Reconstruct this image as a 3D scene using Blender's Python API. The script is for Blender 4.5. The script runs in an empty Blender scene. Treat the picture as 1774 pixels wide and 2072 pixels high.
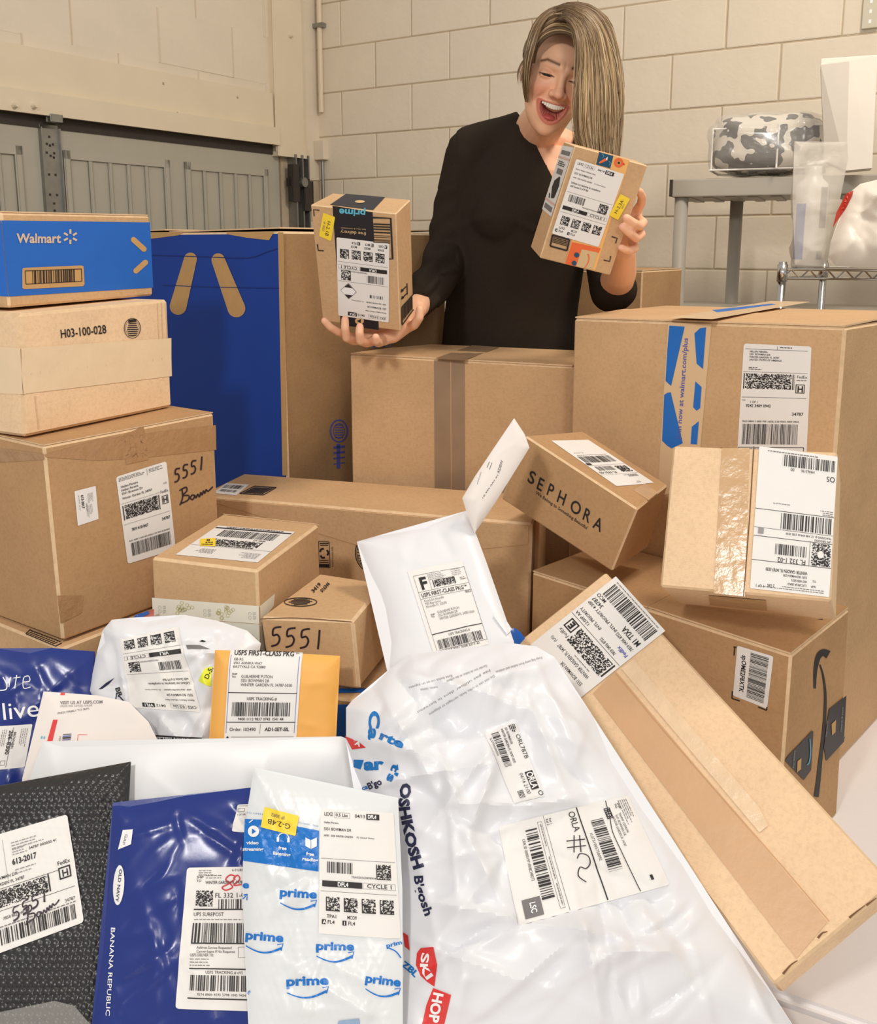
import bpy, bmesh, math, random
import numpy as np
from mathutils import Vector, Matrix
from mathutils.geometry import delaunay_2d_cdt
C = bpy.context.scene.collection
D = bpy.data
# ---------------------------------------------------------------- camera, world, lamps, exposure
CAMZ = 1.27
FPX, PCX, PCY = 1900.0, 887.0, 850.0          # focal length and principal point of the cropped photo (1774 x 2072)
PITCH = math.atan((PCY - 495.0) / FPX)
cam_d = D.cameras.new('camera'); cam = D.objects.new('camera', cam_d); C.objects.link(cam)
cam.location = (0, 0, CAMZ); cam.rotation_euler = (math.pi/2 - PITCH, 0, 0)
cam_d.sensor_fit = 'HORIZONTAL'; cam_d.sensor_width = 36.0; cam_d.lens = 36.0 * FPX / 1774.0
cam_d.shift_x = 0.0; cam_d.shift_y = -(1036.0 - PCY) / 1774.0
cam_d.clip_start = 0.05
bpy.context.scene.camera = cam
vs = bpy.context.scene.view_settings
vs.view_transform = 'Standard'; vs.look = 'None'; vs.gamma = 1.0; vs.use_curve_mapping = False
vs.exposure = 0.0
w = D.worlds.new('world'); bpy.context.scene.world = w; w.use_nodes = True
w.node_tree.nodes['Background'].inputs[0].default_value = (1.0, 0.94, 0.87, 1)
w.node_tree.nodes['Background'].inputs[1].default_value = 0.50
def area(name, loc, target, size, power, col):
    l = D.lights.new(name, 'AREA'); l.shape = 'DISK'; l.size = size; l.energy = power; l.color = col
    o = D.objects.new(name, l); C.objects.link(o); o.location = loc
    o.rotation_euler = (Vector(target) - Vector(loc)).to_track_quat('-Z', 'Y').to_euler()
    return o
area('ceiling_lamp_near', (-0.70, -0.45, 2.25), (0.25, 1.4, 0.8), 0.22, 21.0, (1.0, 0.96, 0.91))
area('fill_light_front', (0.55, -1.3, 2.1), (0.1, 2.0, 1.4), 0.5, 16.0, (1.0, 0.95, 0.89))  # added fill from behind the camera, brightens the face and front surfaces
area('ceiling_lamp_far', (1.1, 1.6, 3.0), (0.1, 3.4, 1.2), 0.6, 32.0, (1.0, 0.88, 0.74))

# corner points (metres) of the cartons
BX={
'C':[[-0.5935,1.38,0.9721],[-0.4008,1.6513,0.974],[-0.9183,1.609,0.9743],[-0.7289,1.8803,0.9743],[-0.5874,1.38,0.6607],[-0.4009,1.6513,0.6572],[-0.9183,1.609,0.6572],[-0.7289,1.8803,0.6572]],
'B':[[-0.6279,1.4154,1.1679],[-0.4855,1.6973,1.1732],[-0.8543,1.5302,1.1714],[-0.7086,1.8121,1.1714],[-0.6373,1.4154,0.9785],[-0.4876,1.6973,0.9778],[-0.8543,1.5302,0.9783],[-0.7086,1.8121,0.9783]],
'A':[[-0.6597,1.4497,1.3176],[-0.5301,1.7643,1.3218],[-0.8445,1.5252,1.3193],[-0.7163,1.8397,1.3193],[-0.6591,1.4497,1.1745],[-0.5319,1.7643,1.1767],[-0.8445,1.5252,1.1754],[-0.7163,1.8397,1.1754]],
'G':[[0.5147,1.2834,0.6811],[0.6672,1.4432,0.6884],[0.1694,1.6253,0.686],[0.3281,1.785,0.686],[0.5134,1.2834,0.32],[0.6758,1.4432,0.3197],[0.1694,1.6253,0.32],[0.3281,1.785,0.32]],
'F':[[0.2658,1.8484,1.1279],[0.6498,1.5001,1.1405],[0.5321,2.2187,1.1261],[0.986,1.8704,1.1362],[0.2661,1.8484,0.32],[0.65,1.5001,0.32],[0.602,2.2187,0.32],[0.986,1.8704,0.32]],
'E':[[-0.1903,2.0,1.0393],[0.2781,1.93,1.0217],[-0.02,2.23,1.0341],[0.4484,2.16,1.0217],[-0.1903,2.0,0.32],[0.2781,1.93,0.32],[-0.02,2.23,0.32],[0.4484,2.16,0.32]],
'H':[[-0.4478,1.4,0.7905],[-0.2738,1.352,0.7866],[-0.3889,1.6311,0.7932],[-0.2095,1.583,0.7884],[-0.4498,1.4,0.5895],[-0.2727,1.352,0.5895],[-0.3871,1.6311,0.5895],[-0.21,1.583,0.5895]],
'I':[[-0.2696,1.34,0.7165],[-0.1254,1.2998,0.7278],[-0.1999,1.5023,0.7277],[-0.089,1.462,0.7252],[-0.2596,1.34,0.6148],[-0.1177,1.2998,0.6195],[-0.2119,1.5023,0.6148],[-0.0749,1.462,0.6148]],
'J':[[-0.4867,1.85,0.7687],[0.1725,1.661,0.7666],[-0.4336,2.0337,0.7687],[0.2201,1.8447,0.7687],[-0.4867,1.85,0.32],[0.167,1.661,0.32],[-0.4336,2.0337,0.32],[0.2201,1.8447,0.32]],
'K':[[0.1504,1.6001,0.9439],[0.3235,1.4728,0.8478],[0.2698,1.7279,0.9264],[0.4029,1.6007,0.8552],[0.1115,1.627,0.8229],[0.2906,1.4998,0.7312],[0.2135,1.7549,0.8171],[0.3784,1.6276,0.7315]],
'L':[[0.3575,1.3984,0.9689],[0.5655,1.3004,0.9807],[0.4204,1.5221,0.8913],[0.6283,1.4242,0.9046],[0.3225,1.3,0.7803],[0.5302,1.202,0.7961],[0.3859,1.4238,0.7047],[0.5939,1.3258,0.718]],
'M':[[0.1252,1.4123,0.644],[0.2692,1.4439,0.7512],[0.1479,1.4441,0.6042],[0.2918,1.4757,0.7114],[0.3894,0.9508,0.4255],[0.5333,0.9825,0.5327],[0.412,0.9826,0.3857],[0.556,1.0143,0.4929]],
'P1':[[-0.2455,1.8465,1.3455],[-0.0796,1.8,1.3273],[-0.2117,1.9314,1.3712],[-0.0551,1.8848,1.3565],[-0.2369,1.928,1.1158],[-0.0762,1.8814,1.0997],[-0.2111,2.0128,1.1475],[-0.0525,1.9663,1.1363]],
'P2':[[0.2565,1.8309,1.4537],[0.401,1.86,1.4191],[0.2457,1.9067,1.4687],[0.39,1.9357,1.4358],[0.1989,1.8707,1.2442],[0.3431,1.8998,1.2097],[0.1874,1.9465,1.265],[0.3321,1.9755,1.2282]],
}
# ---------------------------------------------------------------- geometry helpers
FWD = np.array([0, math.cos(PITCH), -math.sin(PITCH)]); UPV = np.array([0, math.sin(PITCH), math.cos(PITCH)]); RGT = np.array([1.0, 0, 0])
CAM = np.array([0, 0, CAMZ])
def ray(px, py):
    return FWD*FPX + RGT*(px-PCX) - UPV*(py-PCY)
def P(px, py, Y):                              # photo pixel + distance in front of the camera -> world point
    d = ray(px, py); return CAM + d*(Y/d[1])
def proj(p):
    q = np.asarray(p, float) - CAM; z = q@FWD
    return np.stack([PCX + FPX*(q@RGT)/z, PCY - FPX*(q@UPV)/z], -1)
def srgb(r, g, b):
    f = lambda c: (c/255/12.92) if c/255 <= 0.04045 else ((c/255+0.055)/1.055)**2.4
    return (f(r), f(g), f(b), 1)
def origin(parent):
    o = np.zeros(3)
    while parent is not None: o = o + np.array(parent.location); parent = parent.parent
    return o
def tag(o, label=None, cat=None, group=None, kind=None):
    if label: o['label'] = label
    if cat: o['category'] = cat
    if group: o['group'] = group
    if kind: o['kind'] = kind
    return o
def thing(name, label, cat, loc, group=None):
    o = D.objects.new(name, None); C.objects.link(o); o.location = tuple(float(v) for v in loc); o.empty_display_size = .05
    return tag(o, label, cat, group)
def mk(name, verts, faces, mat, parent=None, smooth=False, mats=None, midx=None):   # verts in world space
    v = np.asarray(verts, float).reshape(-1, 3) - origin(parent)
    me = D.meshes.new(name); me.from_pydata(v.tolist(), [], [tuple(int(i) for i in f) for f in faces]); me.update()
    for m in (mats or [mat]): me.materials.append(m)
    if midx is not None: me.polygons.foreach_set('material_index', list(midx))
    if smooth: me.polygons.foreach_set('use_smooth', [True]*len(me.polygons))
    o = D.objects.new(name, me); C.objects.link(o); o.parent = parent
    return o
def from_bm(name, bm, mat, parent=None, smooth=False, mats=None):
    vo = origin(parent)
    bmesh.ops.translate(bm, verts=bm.verts, vec=Vector(-vo))
    bmesh.ops.recalc_face_normals(bm, faces=bm.faces)
    me = D.meshes.new(name); bm.to_mesh(me); bm.free()
    for m in (mats or [mat]): me.materials.append(m)
    if smooth: me.polygons.foreach_set('use_smooth', [True]*len(me.polygons))
    o = D.objects.new(name, me); C.objects.link(o); o.parent = parent
    return o
def bx(bm, lo, hi, R=None, o=(0,0,0), bev=0.0):  # box lo..hi in a local frame R (columns = axes) placed at o
    r = bmesh.ops.create_cube(bm, size=1.0); vv = r['verts']
    lo = Vector(lo); hi = Vector(hi); R = R or Matrix.Identity(3)
    for v in vv:
        c = Vector([(lo[i]+hi[i])/2 + v.co[i]*(hi[i]-lo[i]) for i in range(3)])
        v.co = R @ c + Vector(o)
    if bev > 0:
        es = list({e for v in vv for e in v.link_edges})
        bmesh.ops.bevel(bm, geom=es, offset=bev, segments=2, profile=.6, affect='EDGES')
    return vv
def tube(bm, pts, rad, n=10, cap=True, flat=1.0):
    pts = [Vector(p) for p in pts]; rad = [rad]*len(pts) if not hasattr(rad, '__len__') else rad
    up = Vector((0.03, 0.02, 1)).normalized(); rings = []
    for i, p in enumerate(pts):
        t = (pts[min(i+1, len(pts)-1)] - pts[max(i-1, 0)]).normalized()
        a = t.cross(up)
        if a.length < 1e-3: a = t.cross(Vector((1, 0, 0)))
        a.normalize(); b = a.cross(t)
        rings.append([bm.verts.new(p + rad[i]*(a*math.cos(2*math.pi*k/n) + b*flat*math.sin(2*math.pi*k/n))) for k in range(n)])
    for r0, r1 in zip(rings[:-1], rings[1:]):
        for k in range(n): bm.faces.new((r0[k], r0[(k+1)%n], r1[(k+1)%n], r1[k]))
    if cap: bm.faces.new(rings[0]); bm.faces.new(rings[-1][::-1])
def frame(x, y=None, z=(0,0,1)):
    x = Vector(x).normalized(); z = Vector(z).normalized(); y = z.cross(x).normalized(); z = x.cross(y)
    return Matrix((x, y, z)).transposed()

# ---------------------------------------------------------------- materials
MC = {}
def nodes(name):
    m = D.materials.new(name); m.use_nodes = True; nt = m.node_tree
    return m, nt, nt.nodes['Principled BSDF'], nt.nodes, nt.links
def plain(name, col, rough=.6, metal=0, coat=0, noise=.04, scale=30, bump=0, bscale=60, spec=.5, alpha=1, trans=0):
    if name in MC: return MC[name]
    m, nt, b, N, L = nodes(name)
    tc = N.new('ShaderNodeTexCoord'); nz = N.new('ShaderNodeTexNoise'); nz.inputs['Scale'].default_value = scale; nz.inputs['Detail'].default_value = 4
    L.new(tc.outputs['Object'], nz.inputs['Vector'])
    mx = N.new('ShaderNodeMix'); mx.data_type = 'RGBA'; L.new(nz.outputs['Fac'], mx.inputs['Factor'])
    c = np.array(srgb(*col)); mx.inputs['A'].default_value = tuple(np.append(c[:3]*(1-noise*2), 1)); mx.inputs['B'].default_value = tuple(np.append(np.minimum(c[:3]*(1+noise*2), 1), 1))
    L.new(mx.outputs['Result'], b.inputs['Base Color'])
    b.inputs['Roughness'].default_value = rough; b.inputs['Metallic'].default_value = metal
    b.inputs['Specular IOR Level'].default_value = spec; b.inputs['Coat Weight'].default_value = coat
    b.inputs['Alpha'].default_value = alpha; b.inputs['Transmission Weight'].default_value = trans
    if bump:
        n2 = N.new('ShaderNodeTexNoise'); n2.inputs['Scale'].default_value = bscale; n2.inputs['Detail'].default_value = 5
        L.new(tc.outputs['Object'], n2.inputs['Vector'])
        bp = N.new('ShaderNodeBump'); bp.inputs['Strength'].default_value = bump; bp.inputs['Distance'].default_value = .004
        L.new(n2.outputs['Fac'], bp.inputs['Height']); L.new(bp.outputs['Normal'], b.inputs['Normal'])
    MC[name] = m; return m
def cardboard(name, col, worn=1.0, flute=(0,0,1)):
    if name in MC: return MC[name]
    m, nt, b, N, L = nodes(name)
    tc = N.new('ShaderNodeTexCoord')
    def noise(s, d=6, r=.6):
        n = N.new('ShaderNodeTexNoise'); n.inputs['Scale'].default_value = s; n.inputs['Detail'].default_value = d; n.inputs['Roughness'].default_value = r
        L.new(tc.outputs['Object'], n.inputs['Vector']); return n
    big = noise(7); fine = noise(160, 3, .7); spots = noise(45, 2)
    c = np.array(srgb(*col))[:3]
    r1 = N.new('ShaderNodeValToRGB'); r1.color_ramp.elements[0].position = .3; r1.color_ramp.elements[1].position = .72
    r1.color_ramp.elements[0].color = (*c*.93, 1); r1.color_ramp.elements[1].color = (*np.minimum(c*1.07, 1), 1); L.new(big.outputs['Fac'], r1.inputs[0])
    mx = N.new('ShaderNodeMix'); mx.data_type = 'RGBA'; mx.blend_type = 'MULTIPLY'; mx.inputs['Factor'].default_value = .75
    r2 = N.new('ShaderNodeValToRGB'); r2.color_ramp.elements[0].position = .35; r2.color_ramp.elements[0].color = (.91, .90, .89, 1); r2.color_ramp.elements[1].position = .55; r2.color_ramp.elements[1].color = (1.03, 1.03, 1.03, 1)
    L.new(fine.outputs['Fac'], r2.inputs[0]); L.new(r1.outputs[0], mx.inputs['A']); L.new(r2.outputs[0], mx.inputs['B'])
    mx2 = N.new('ShaderNodeMix'); mx2.data_type = 'RGBA'
    r3 = N.new('ShaderNodeValToRGB'); r3.color_ramp.elements[0].position = .66; r3.color_ramp.elements[0].color = (0, 0, 0, 1); r3.color_ramp.elements[1].position = .76; r3.color_ramp.elements[1].color = (.16, .16, .16, 1)
    L.new(spots.outputs['Fac'], r3.inputs[0]); L.new(r3.outputs[0], mx2.inputs['Factor']); L.new(mx.outputs['Result'], mx2.inputs['A'])
    mx2.inputs['B'].default_value = (*np.minimum(c*1.25+.02, 1), 1)
    L.new(mx2.outputs['Result'], b.inputs['Base Color']); b.inputs['Roughness'].default_value = .82; b.inputs['Specular IOR Level'].default_value = .25
    wv = N.new('ShaderNodeTexWave'); wv.inputs['Scale'].default_value = 130; wv.inputs['Distortion'].default_value = .4; wv.bands_direction = 'X' if flute[0] else ('Y' if flute[1] else 'Z')
    L.new(tc.outputs['Object'], wv.inputs['Vector'])
    ad = N.new('ShaderNodeMath'); ad.operation = 'MULTIPLY_ADD'; ad.inputs[1].default_value = .03; L.new(wv.outputs['Fac'], ad.inputs[0])
    n3 = noise(16, 4); L.new(n3.outputs['Fac'], ad.inputs[2])
    bp = N.new('ShaderNodeBump'); bp.inputs['Strength'].default_value = .35; bp.inputs['Distance'].default_value = .005
    L.new(ad.outputs[0], bp.inputs['Height']); L.new(bp.outputs['Normal'], b.inputs['Normal'])
    MC[name] = m; return m
KRAFT = cardboard('kraft_board', (206, 169, 127))
KRAFT_D = cardboard('kraft_board_brown', (188, 149, 107))
KRAFT_L = cardboard('kraft_board_pale', (238, 205, 166))
EDGE = plain('pale_board_edge', (224, 192, 152), .85, noise=.1, scale=80)  # paler board tone for bevels, flap edges and score lines
EDGE_D = plain('torn_board_edge', (120, 84, 56), .9, noise=.2, scale=120)
PAPER = plain('label_paper', (238, 235, 231), .55, noise=.01)
PAPERG = plain('label_paper_grey', (232, 230, 228), .4, noise=.015)
INK = plain('black_ink', (38, 34, 34), .6, noise=.05)
GREYINK = plain('grey_ink', (120, 116, 116), .6, noise=.05)
BLUEINK = plain('blue_ink', (24, 108, 196), .5, noise=.03)
REDINK = plain('red_ink', (226, 58, 56), .5, noise=.03)
NAVYINK = plain('navy_ink', (40, 42, 74), .5, noise=.03)
PURPLEINK = plain('purple_ink', (84, 92, 176), .6, noise=.03)
YELLOW = plain('yellow_sticker', (250, 218, 60), .5, noise=.01)
GREYPATCH = plain('grey_print', (150, 148, 150), .6, noise=.02)
SHARPIE = plain('marker_ink', (46, 34, 44), .5, noise=.05)
REDPEN = plain('red_pen', (206, 44, 52), .5, noise=.05)
TAPE = plain('clear_tape', (206, 168, 124), .22, noise=.05, scale=18, bump=.5, bscale=40, spec=.6)
TAPE_P = plain('paper_tape', (238, 212, 176), .5, noise=.03, scale=25, bump=.3, bscale=30)
TAPE_G = plain('worn_clear_tape', (156, 128, 100), .45, noise=.08, scale=20)
BLACKTAPE = plain('black_tape', (40, 38, 43), .42, noise=.05, spec=.3)
WPOLY = plain('white_poly_film', (233, 234, 238), .32, noise=.012, scale=6, spec=.4, bump=.12, bscale=14)
WHITE = plain('white_print', (245, 245, 245), .5, noise=.01)
TEXT_CACHE = {}
def glyphs(s, bold=0.0, shear=0.0):
    k = (s, bold, shear)
    if k not in TEXT_CACHE:
        cu = D.curves.new('t', 'FONT'); cu.body = s; cu.size = 1; cu.resolution_u = 5 if len(s) < 6 else 2; cu.offset = bold; cu.shear = shear
        ob = D.objects.new('t', cu); me = ob.to_mesh()
        v = np.array([x.co[:2] for x in me.vertices]).reshape(-1, 2); me.calc_loop_triangles()
        f = [tuple(t.vertices) for t in me.loop_triangles]
        ob.to_mesh_clear(); D.objects.remove(ob); D.curves.remove(cu)
        TEXT_CACHE[k] = (v, f)
    return TEXT_CACHE[k]

# ---------------------------------------------------------------- surfaces that print and labels follow
class Patch:                                    # bilinear face of a carton: s to the right, t down, both 0..1
    curved = False
    def __init__(s, tl, tr, br, bl):
        s.c = [np.array(p, float) for p in (tl, tr, br, bl)]
        n = np.cross(s.c[2]-s.c[0], s.c[1]-s.c[3]); s.n = n/np.linalg.norm(n); s.curved = abs((s.c[0]-s.c[1]+s.c[2]-s.c[3])@s.n) > .0015
    def eval(s, a, b, off=0):
        a = np.asarray(a, float)[..., None]; b = np.asarray(b, float)[..., None]
        return (1-a)*(1-b)*s.c[0] + a*(1-b)*s.c[1] + a*b*s.c[2] + (1-a)*b*s.c[3] + s.n*off
    def inv(s, px, py):
        px, py = np.asarray(px, float), np.asarray(py, float); a = np.full(px.shape, .5); b = a.copy()
        for _ in range(10):
            h = 1e-4; p0 = proj(s.eval(a, b)); pa = (proj(s.eval(a+h, b))-p0)/h; pb = (proj(s.eval(a, b+h))-p0)/h
            ex, ey = px-p0[..., 0], py-p0[..., 1]; dt = pa[..., 0]*pb[..., 1]-pa[..., 1]*pb[..., 0]
            a = a + (ex*pb[..., 1]-ey*pb[..., 0])/dt; b = b + (ey*pa[..., 0]-ex*pa[..., 1])/dt
        return np.stack([a, b], -1)
class Sheet:                                    # soft mailer: a plane with pillow thickness and creases; coordinates in metres
    curved = True
    def __init__(s, a3, outline, T=.01, soft=.03, folds=30, amp=.002, seed=1, fw=.006, fl=.05, ang=None, low=.002, extra=None, zones=()):
        p = [P(*a) for a in a3]; n = np.cross(p[1]-p[0], p[2]-p[0]); n /= np.linalg.norm(n)
        if n@(CAM-p[0]) < 0: n = -n
        s.o, s.n = p[0], n
        u = RGT - n*(RGT@n); s.u = u/np.linalg.norm(u); s.v = np.cross(s.u, n); 
        if s.v[2] > 0: s.v = -s.v
        s.poly = np.array([s.flat(x, y) for x, y in outline])
        s.T, s.soft, s.low, s.extra = T, soft, low, extra
        s.zones = [np.array([s.flat(x, y) for x, y in z]) for z in zones]
        lo, hi = s.poly.min(0), s.poly.max(0); s.lo, s.hi = lo, hi
        R = np.random.RandomState(seed); s.F = []
        for i in range(folds):
            a = R.uniform(0, math.pi) if ang is None else R.choice(ang) + R.normal(0, .25)
            s.F.append((R.uniform(lo[0], hi[0]), R.uniform(lo[1], hi[1]), math.cos(a), math.sin(a), fl*R.uniform(.4, 1.6), fw*R.uniform(.5, 1.8), amp*R.uniform(.3, 1.3)*R.choice([-1, 1, 1])))
        s.ph = R.uniform(0, 6, 8)
    def flat(s, px, py, h=0):
        px, py = np.asarray(px, float), np.asarray(py, float)
        d = FWD*FPX + RGT*(px-PCX)[..., None] - UPV*(py-PCY)[..., None]; q = s.o + s.n*np.asarray(h, float)[..., None]
        t = ((q-CAM)@s.n)/(d@s.n); x = CAM + d*t[..., None] - q
        return np.stack([x@s.u, x@s.v], -1)
    def edge(s, x, y):
        pts = s.poly; d = np.full(np.shape(x), 1e9)
        for a, b in zip(pts, np.roll(pts, -1, 0)):
            e = b-a; L = e@e + 1e-12
            t = np.clip(((x-a[0])*e[0] + (y-a[1])*e[1])/L, 0, 1)
            d = np.minimum(d, np.hypot(x-a[0]-t*e[0], y-a[1]-t*e[1]))
        return d
    def height(s, x, y):
        x = np.asarray(x, float); y = np.asarray(y, float)
        d = s.edge(x, y); k = 1-np.exp(-d/s.soft)
        h = s.T*k; k0 = k; q = 1.0
        for zn in s.zones:                      # a stuck-on label stiffens the film below it
            ins = np.zeros(np.shape(x), bool); de = np.full(np.shape(x), 1e9)
            for a, b in zip(zn, np.roll(zn, -1, 0)):
                ins ^= ((a[1] > y) != (b[1] > y)) & (x < (b[0]-a[0])*(y-a[1])/(b[1]-a[1]+1e-12)+a[0])
                e = b-a; t = np.clip(((x-a[0])*e[0]+(y-a[1])*e[1])/(e@e), 0, 1); de = np.minimum(de, np.hypot(x-a[0]-t*e[0], y-a[1]-t*e[1]))
            q = q*np.where(ins, .28, 1-.72*np.exp(-de/.008))
        k = k*q
        for i in range(4):
            h = h + s.low*k*math.cos(i)*np.sin(x*(14+9*i)*math.cos(s.ph[i]) + y*(14+9*i)*math.sin(s.ph[i]) + s.ph[i+4])
        for (fx, fy, c, sn, L, wd, a) in s.F:
            dn = (x-fx)*sn - (y-fy)*c; dt = (x-fx)*c + (y-fy)*sn
            h = h + a*k*k0*np.exp(-(np.sqrt(dn*dn+7e-6)-.00265)/wd*(1+.8*(dn > 0)))*np.exp(-(dt/L)**2)
        if s.extra is not None: h = h + s.extra(x, y)*k
        return np.maximum(h, .0012*np.minimum(k0*4, 1))
    def eval(s, x, y, off=0):
        x = np.asarray(x, float); y = np.asarray(y, float); h = s.height(x, y)+off
        return s.o + x[..., None]*s.u + y[..., None]*s.v + h[..., None]*s.n
    def inv(s, px, py):
        q = s.flat(px, py)
        for _ in range(4): q = s.flat(px, py, s.height(q[..., 0], q[..., 1]))
        return q
    def mesh(s, name, mat, parent, step=.004, back=.35):
        poly = s.poly; out = []
        for a, b in zip(poly, np.roll(poly, -1, 0)):
            n = max(1, int(np.hypot(*(b-a))/step)); out += [a+(b-a)*k/n for k in range(n)]
        out = np.array(out); nb = len(out); tn = np.roll(out, -1, 0)-np.roll(out, 1, 0); tn /= np.linalg.norm(tn, axis=1)[:, None]+1e-9
        sg = np.sign(np.sum(out[:, 0]*np.roll(out[:, 1], -1)-np.roll(out[:, 0], -1)*out[:, 1])); ring = out+sg*np.stack([-tn[:, 1], tn[:, 0]], -1)*step*.7
        ring = ring[s.edge(ring[:, 0], ring[:, 1]) > step*.55]
        gx, gy = np.meshgrid(np.arange(s.lo[0], s.hi[0], step), np.arange(s.lo[1], s.hi[1], step)); gx = gx + (np.arange(gx.shape[0])%2)[:, None]*step/2
        gx, gy = gx.ravel(), gy.ravel(); ins = np.zeros(len(gx), bool)
        for a, b in zip(poly, np.roll(poly, -1, 0)):
            c = ((a[1] > gy) != (b[1] > gy)) & (gx < (b[0]-a[0])*(gy-a[1])/(b[1]-a[1]+1e-12)+a[0]); ins ^= c
        k = ins & (s.edge(gx, gy) > step*1.3); pts = np.vstack([out, ring, np.stack([gx[k], gy[k]], -1)])
        v2, _, fc, _, _, _ = delaunay_2d_cdt([Vector(p) for p in pts], [(i, (i+1)%nb) for i in range(nb)], [list(range(nb))], 1, 1e-7, False)
        v2 = np.array([p[:] for p in v2]); h = s.height(v2[:, 0], v2[:, 1])
        e = s.edge(v2[:, 0], v2[:, 1]); bd = e < 1e-5
        top = s.o + v2[:, :1]*s.u + v2[:, 1:]*s.v + (np.where(bd, 0, h))[:, None]*s.n
        bot = s.o + v2[:, :1]*s.u + v2[:, 1:]*s.v - (np.where(bd, 0, np.minimum(h, s.T)*back + .0008))[:, None]*s.n
        nv = len(v2); idx = np.where(bd, np.arange(nv), np.arange(nv)+nv)
        F = []; up = np.cross(s.u, s.v)@s.n > 0
        for f in fc:
            a, b, c = (v2[i] for i in f[:3]); area_ = (b[0]-a[0])*(c[1]-a[1]) - (b[1]-a[1])*(c[0]-a[0])
            if abs(area_) < (2e-8 if all(bd[i] for i in f[:3]) else 1e-12): continue
            f = list(f) if (area_ > 0) == up else list(f)[::-1]
            F.append(tuple(f))
            if not all(bd[i] for i in f): F.append(tuple(int(idx[i]) for i in reversed(f)))
        allv = np.vstack([top, bot]); o = mk(name, allv, F, mat, parent, smooth=True)
        bm = bmesh.new(); bm.from_mesh(o.data); bm.verts.ensure_lookup_table(); rim = {bm.verts[int(i)] for i in np.where(bd)[0]}
        for e in bm.edges:
            if e.verts[0] in rim and e.verts[1] in rim: e.smooth = False
        bmesh.ops.delete(bm, geom=[v for v in bm.verts if not v.link_faces], context='VERTS')
        for e in bm.edges:
            if len(e.link_faces) == 2 and e.calc_face_angle() > .75: e.smooth = False
        bm.to_mesh(o.data); bm.free(); return o
def subdiv2(v, f, mx):
    v = [tuple(p) for p in v]; out = []; st = [tuple(t) for t in f]; mid = {}
    while st:
        t = st.pop(); ls = [math.hypot(v[t[i]][0]-v[t[(i+1)%3]][0], v[t[i]][1]-v[t[(i+1)%3]][1]) for i in range(3)]
        i = max(range(3), key=lambda k: ls[k])
        if ls[i] <= mx: out.append(t); continue
        a, b, c = t[i], t[(i+1)%3], t[(i+2)%3]; k = (min(a, b), max(a, b))
        if k not in mid: mid[k] = len(v); v.append(((v[a][0]+v[b][0])/2, (v[a][1]+v[b][1])/2))
        m = mid[k]; st += [(a, m, c), (m, b, c)]
    return np.array(v), out
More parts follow.
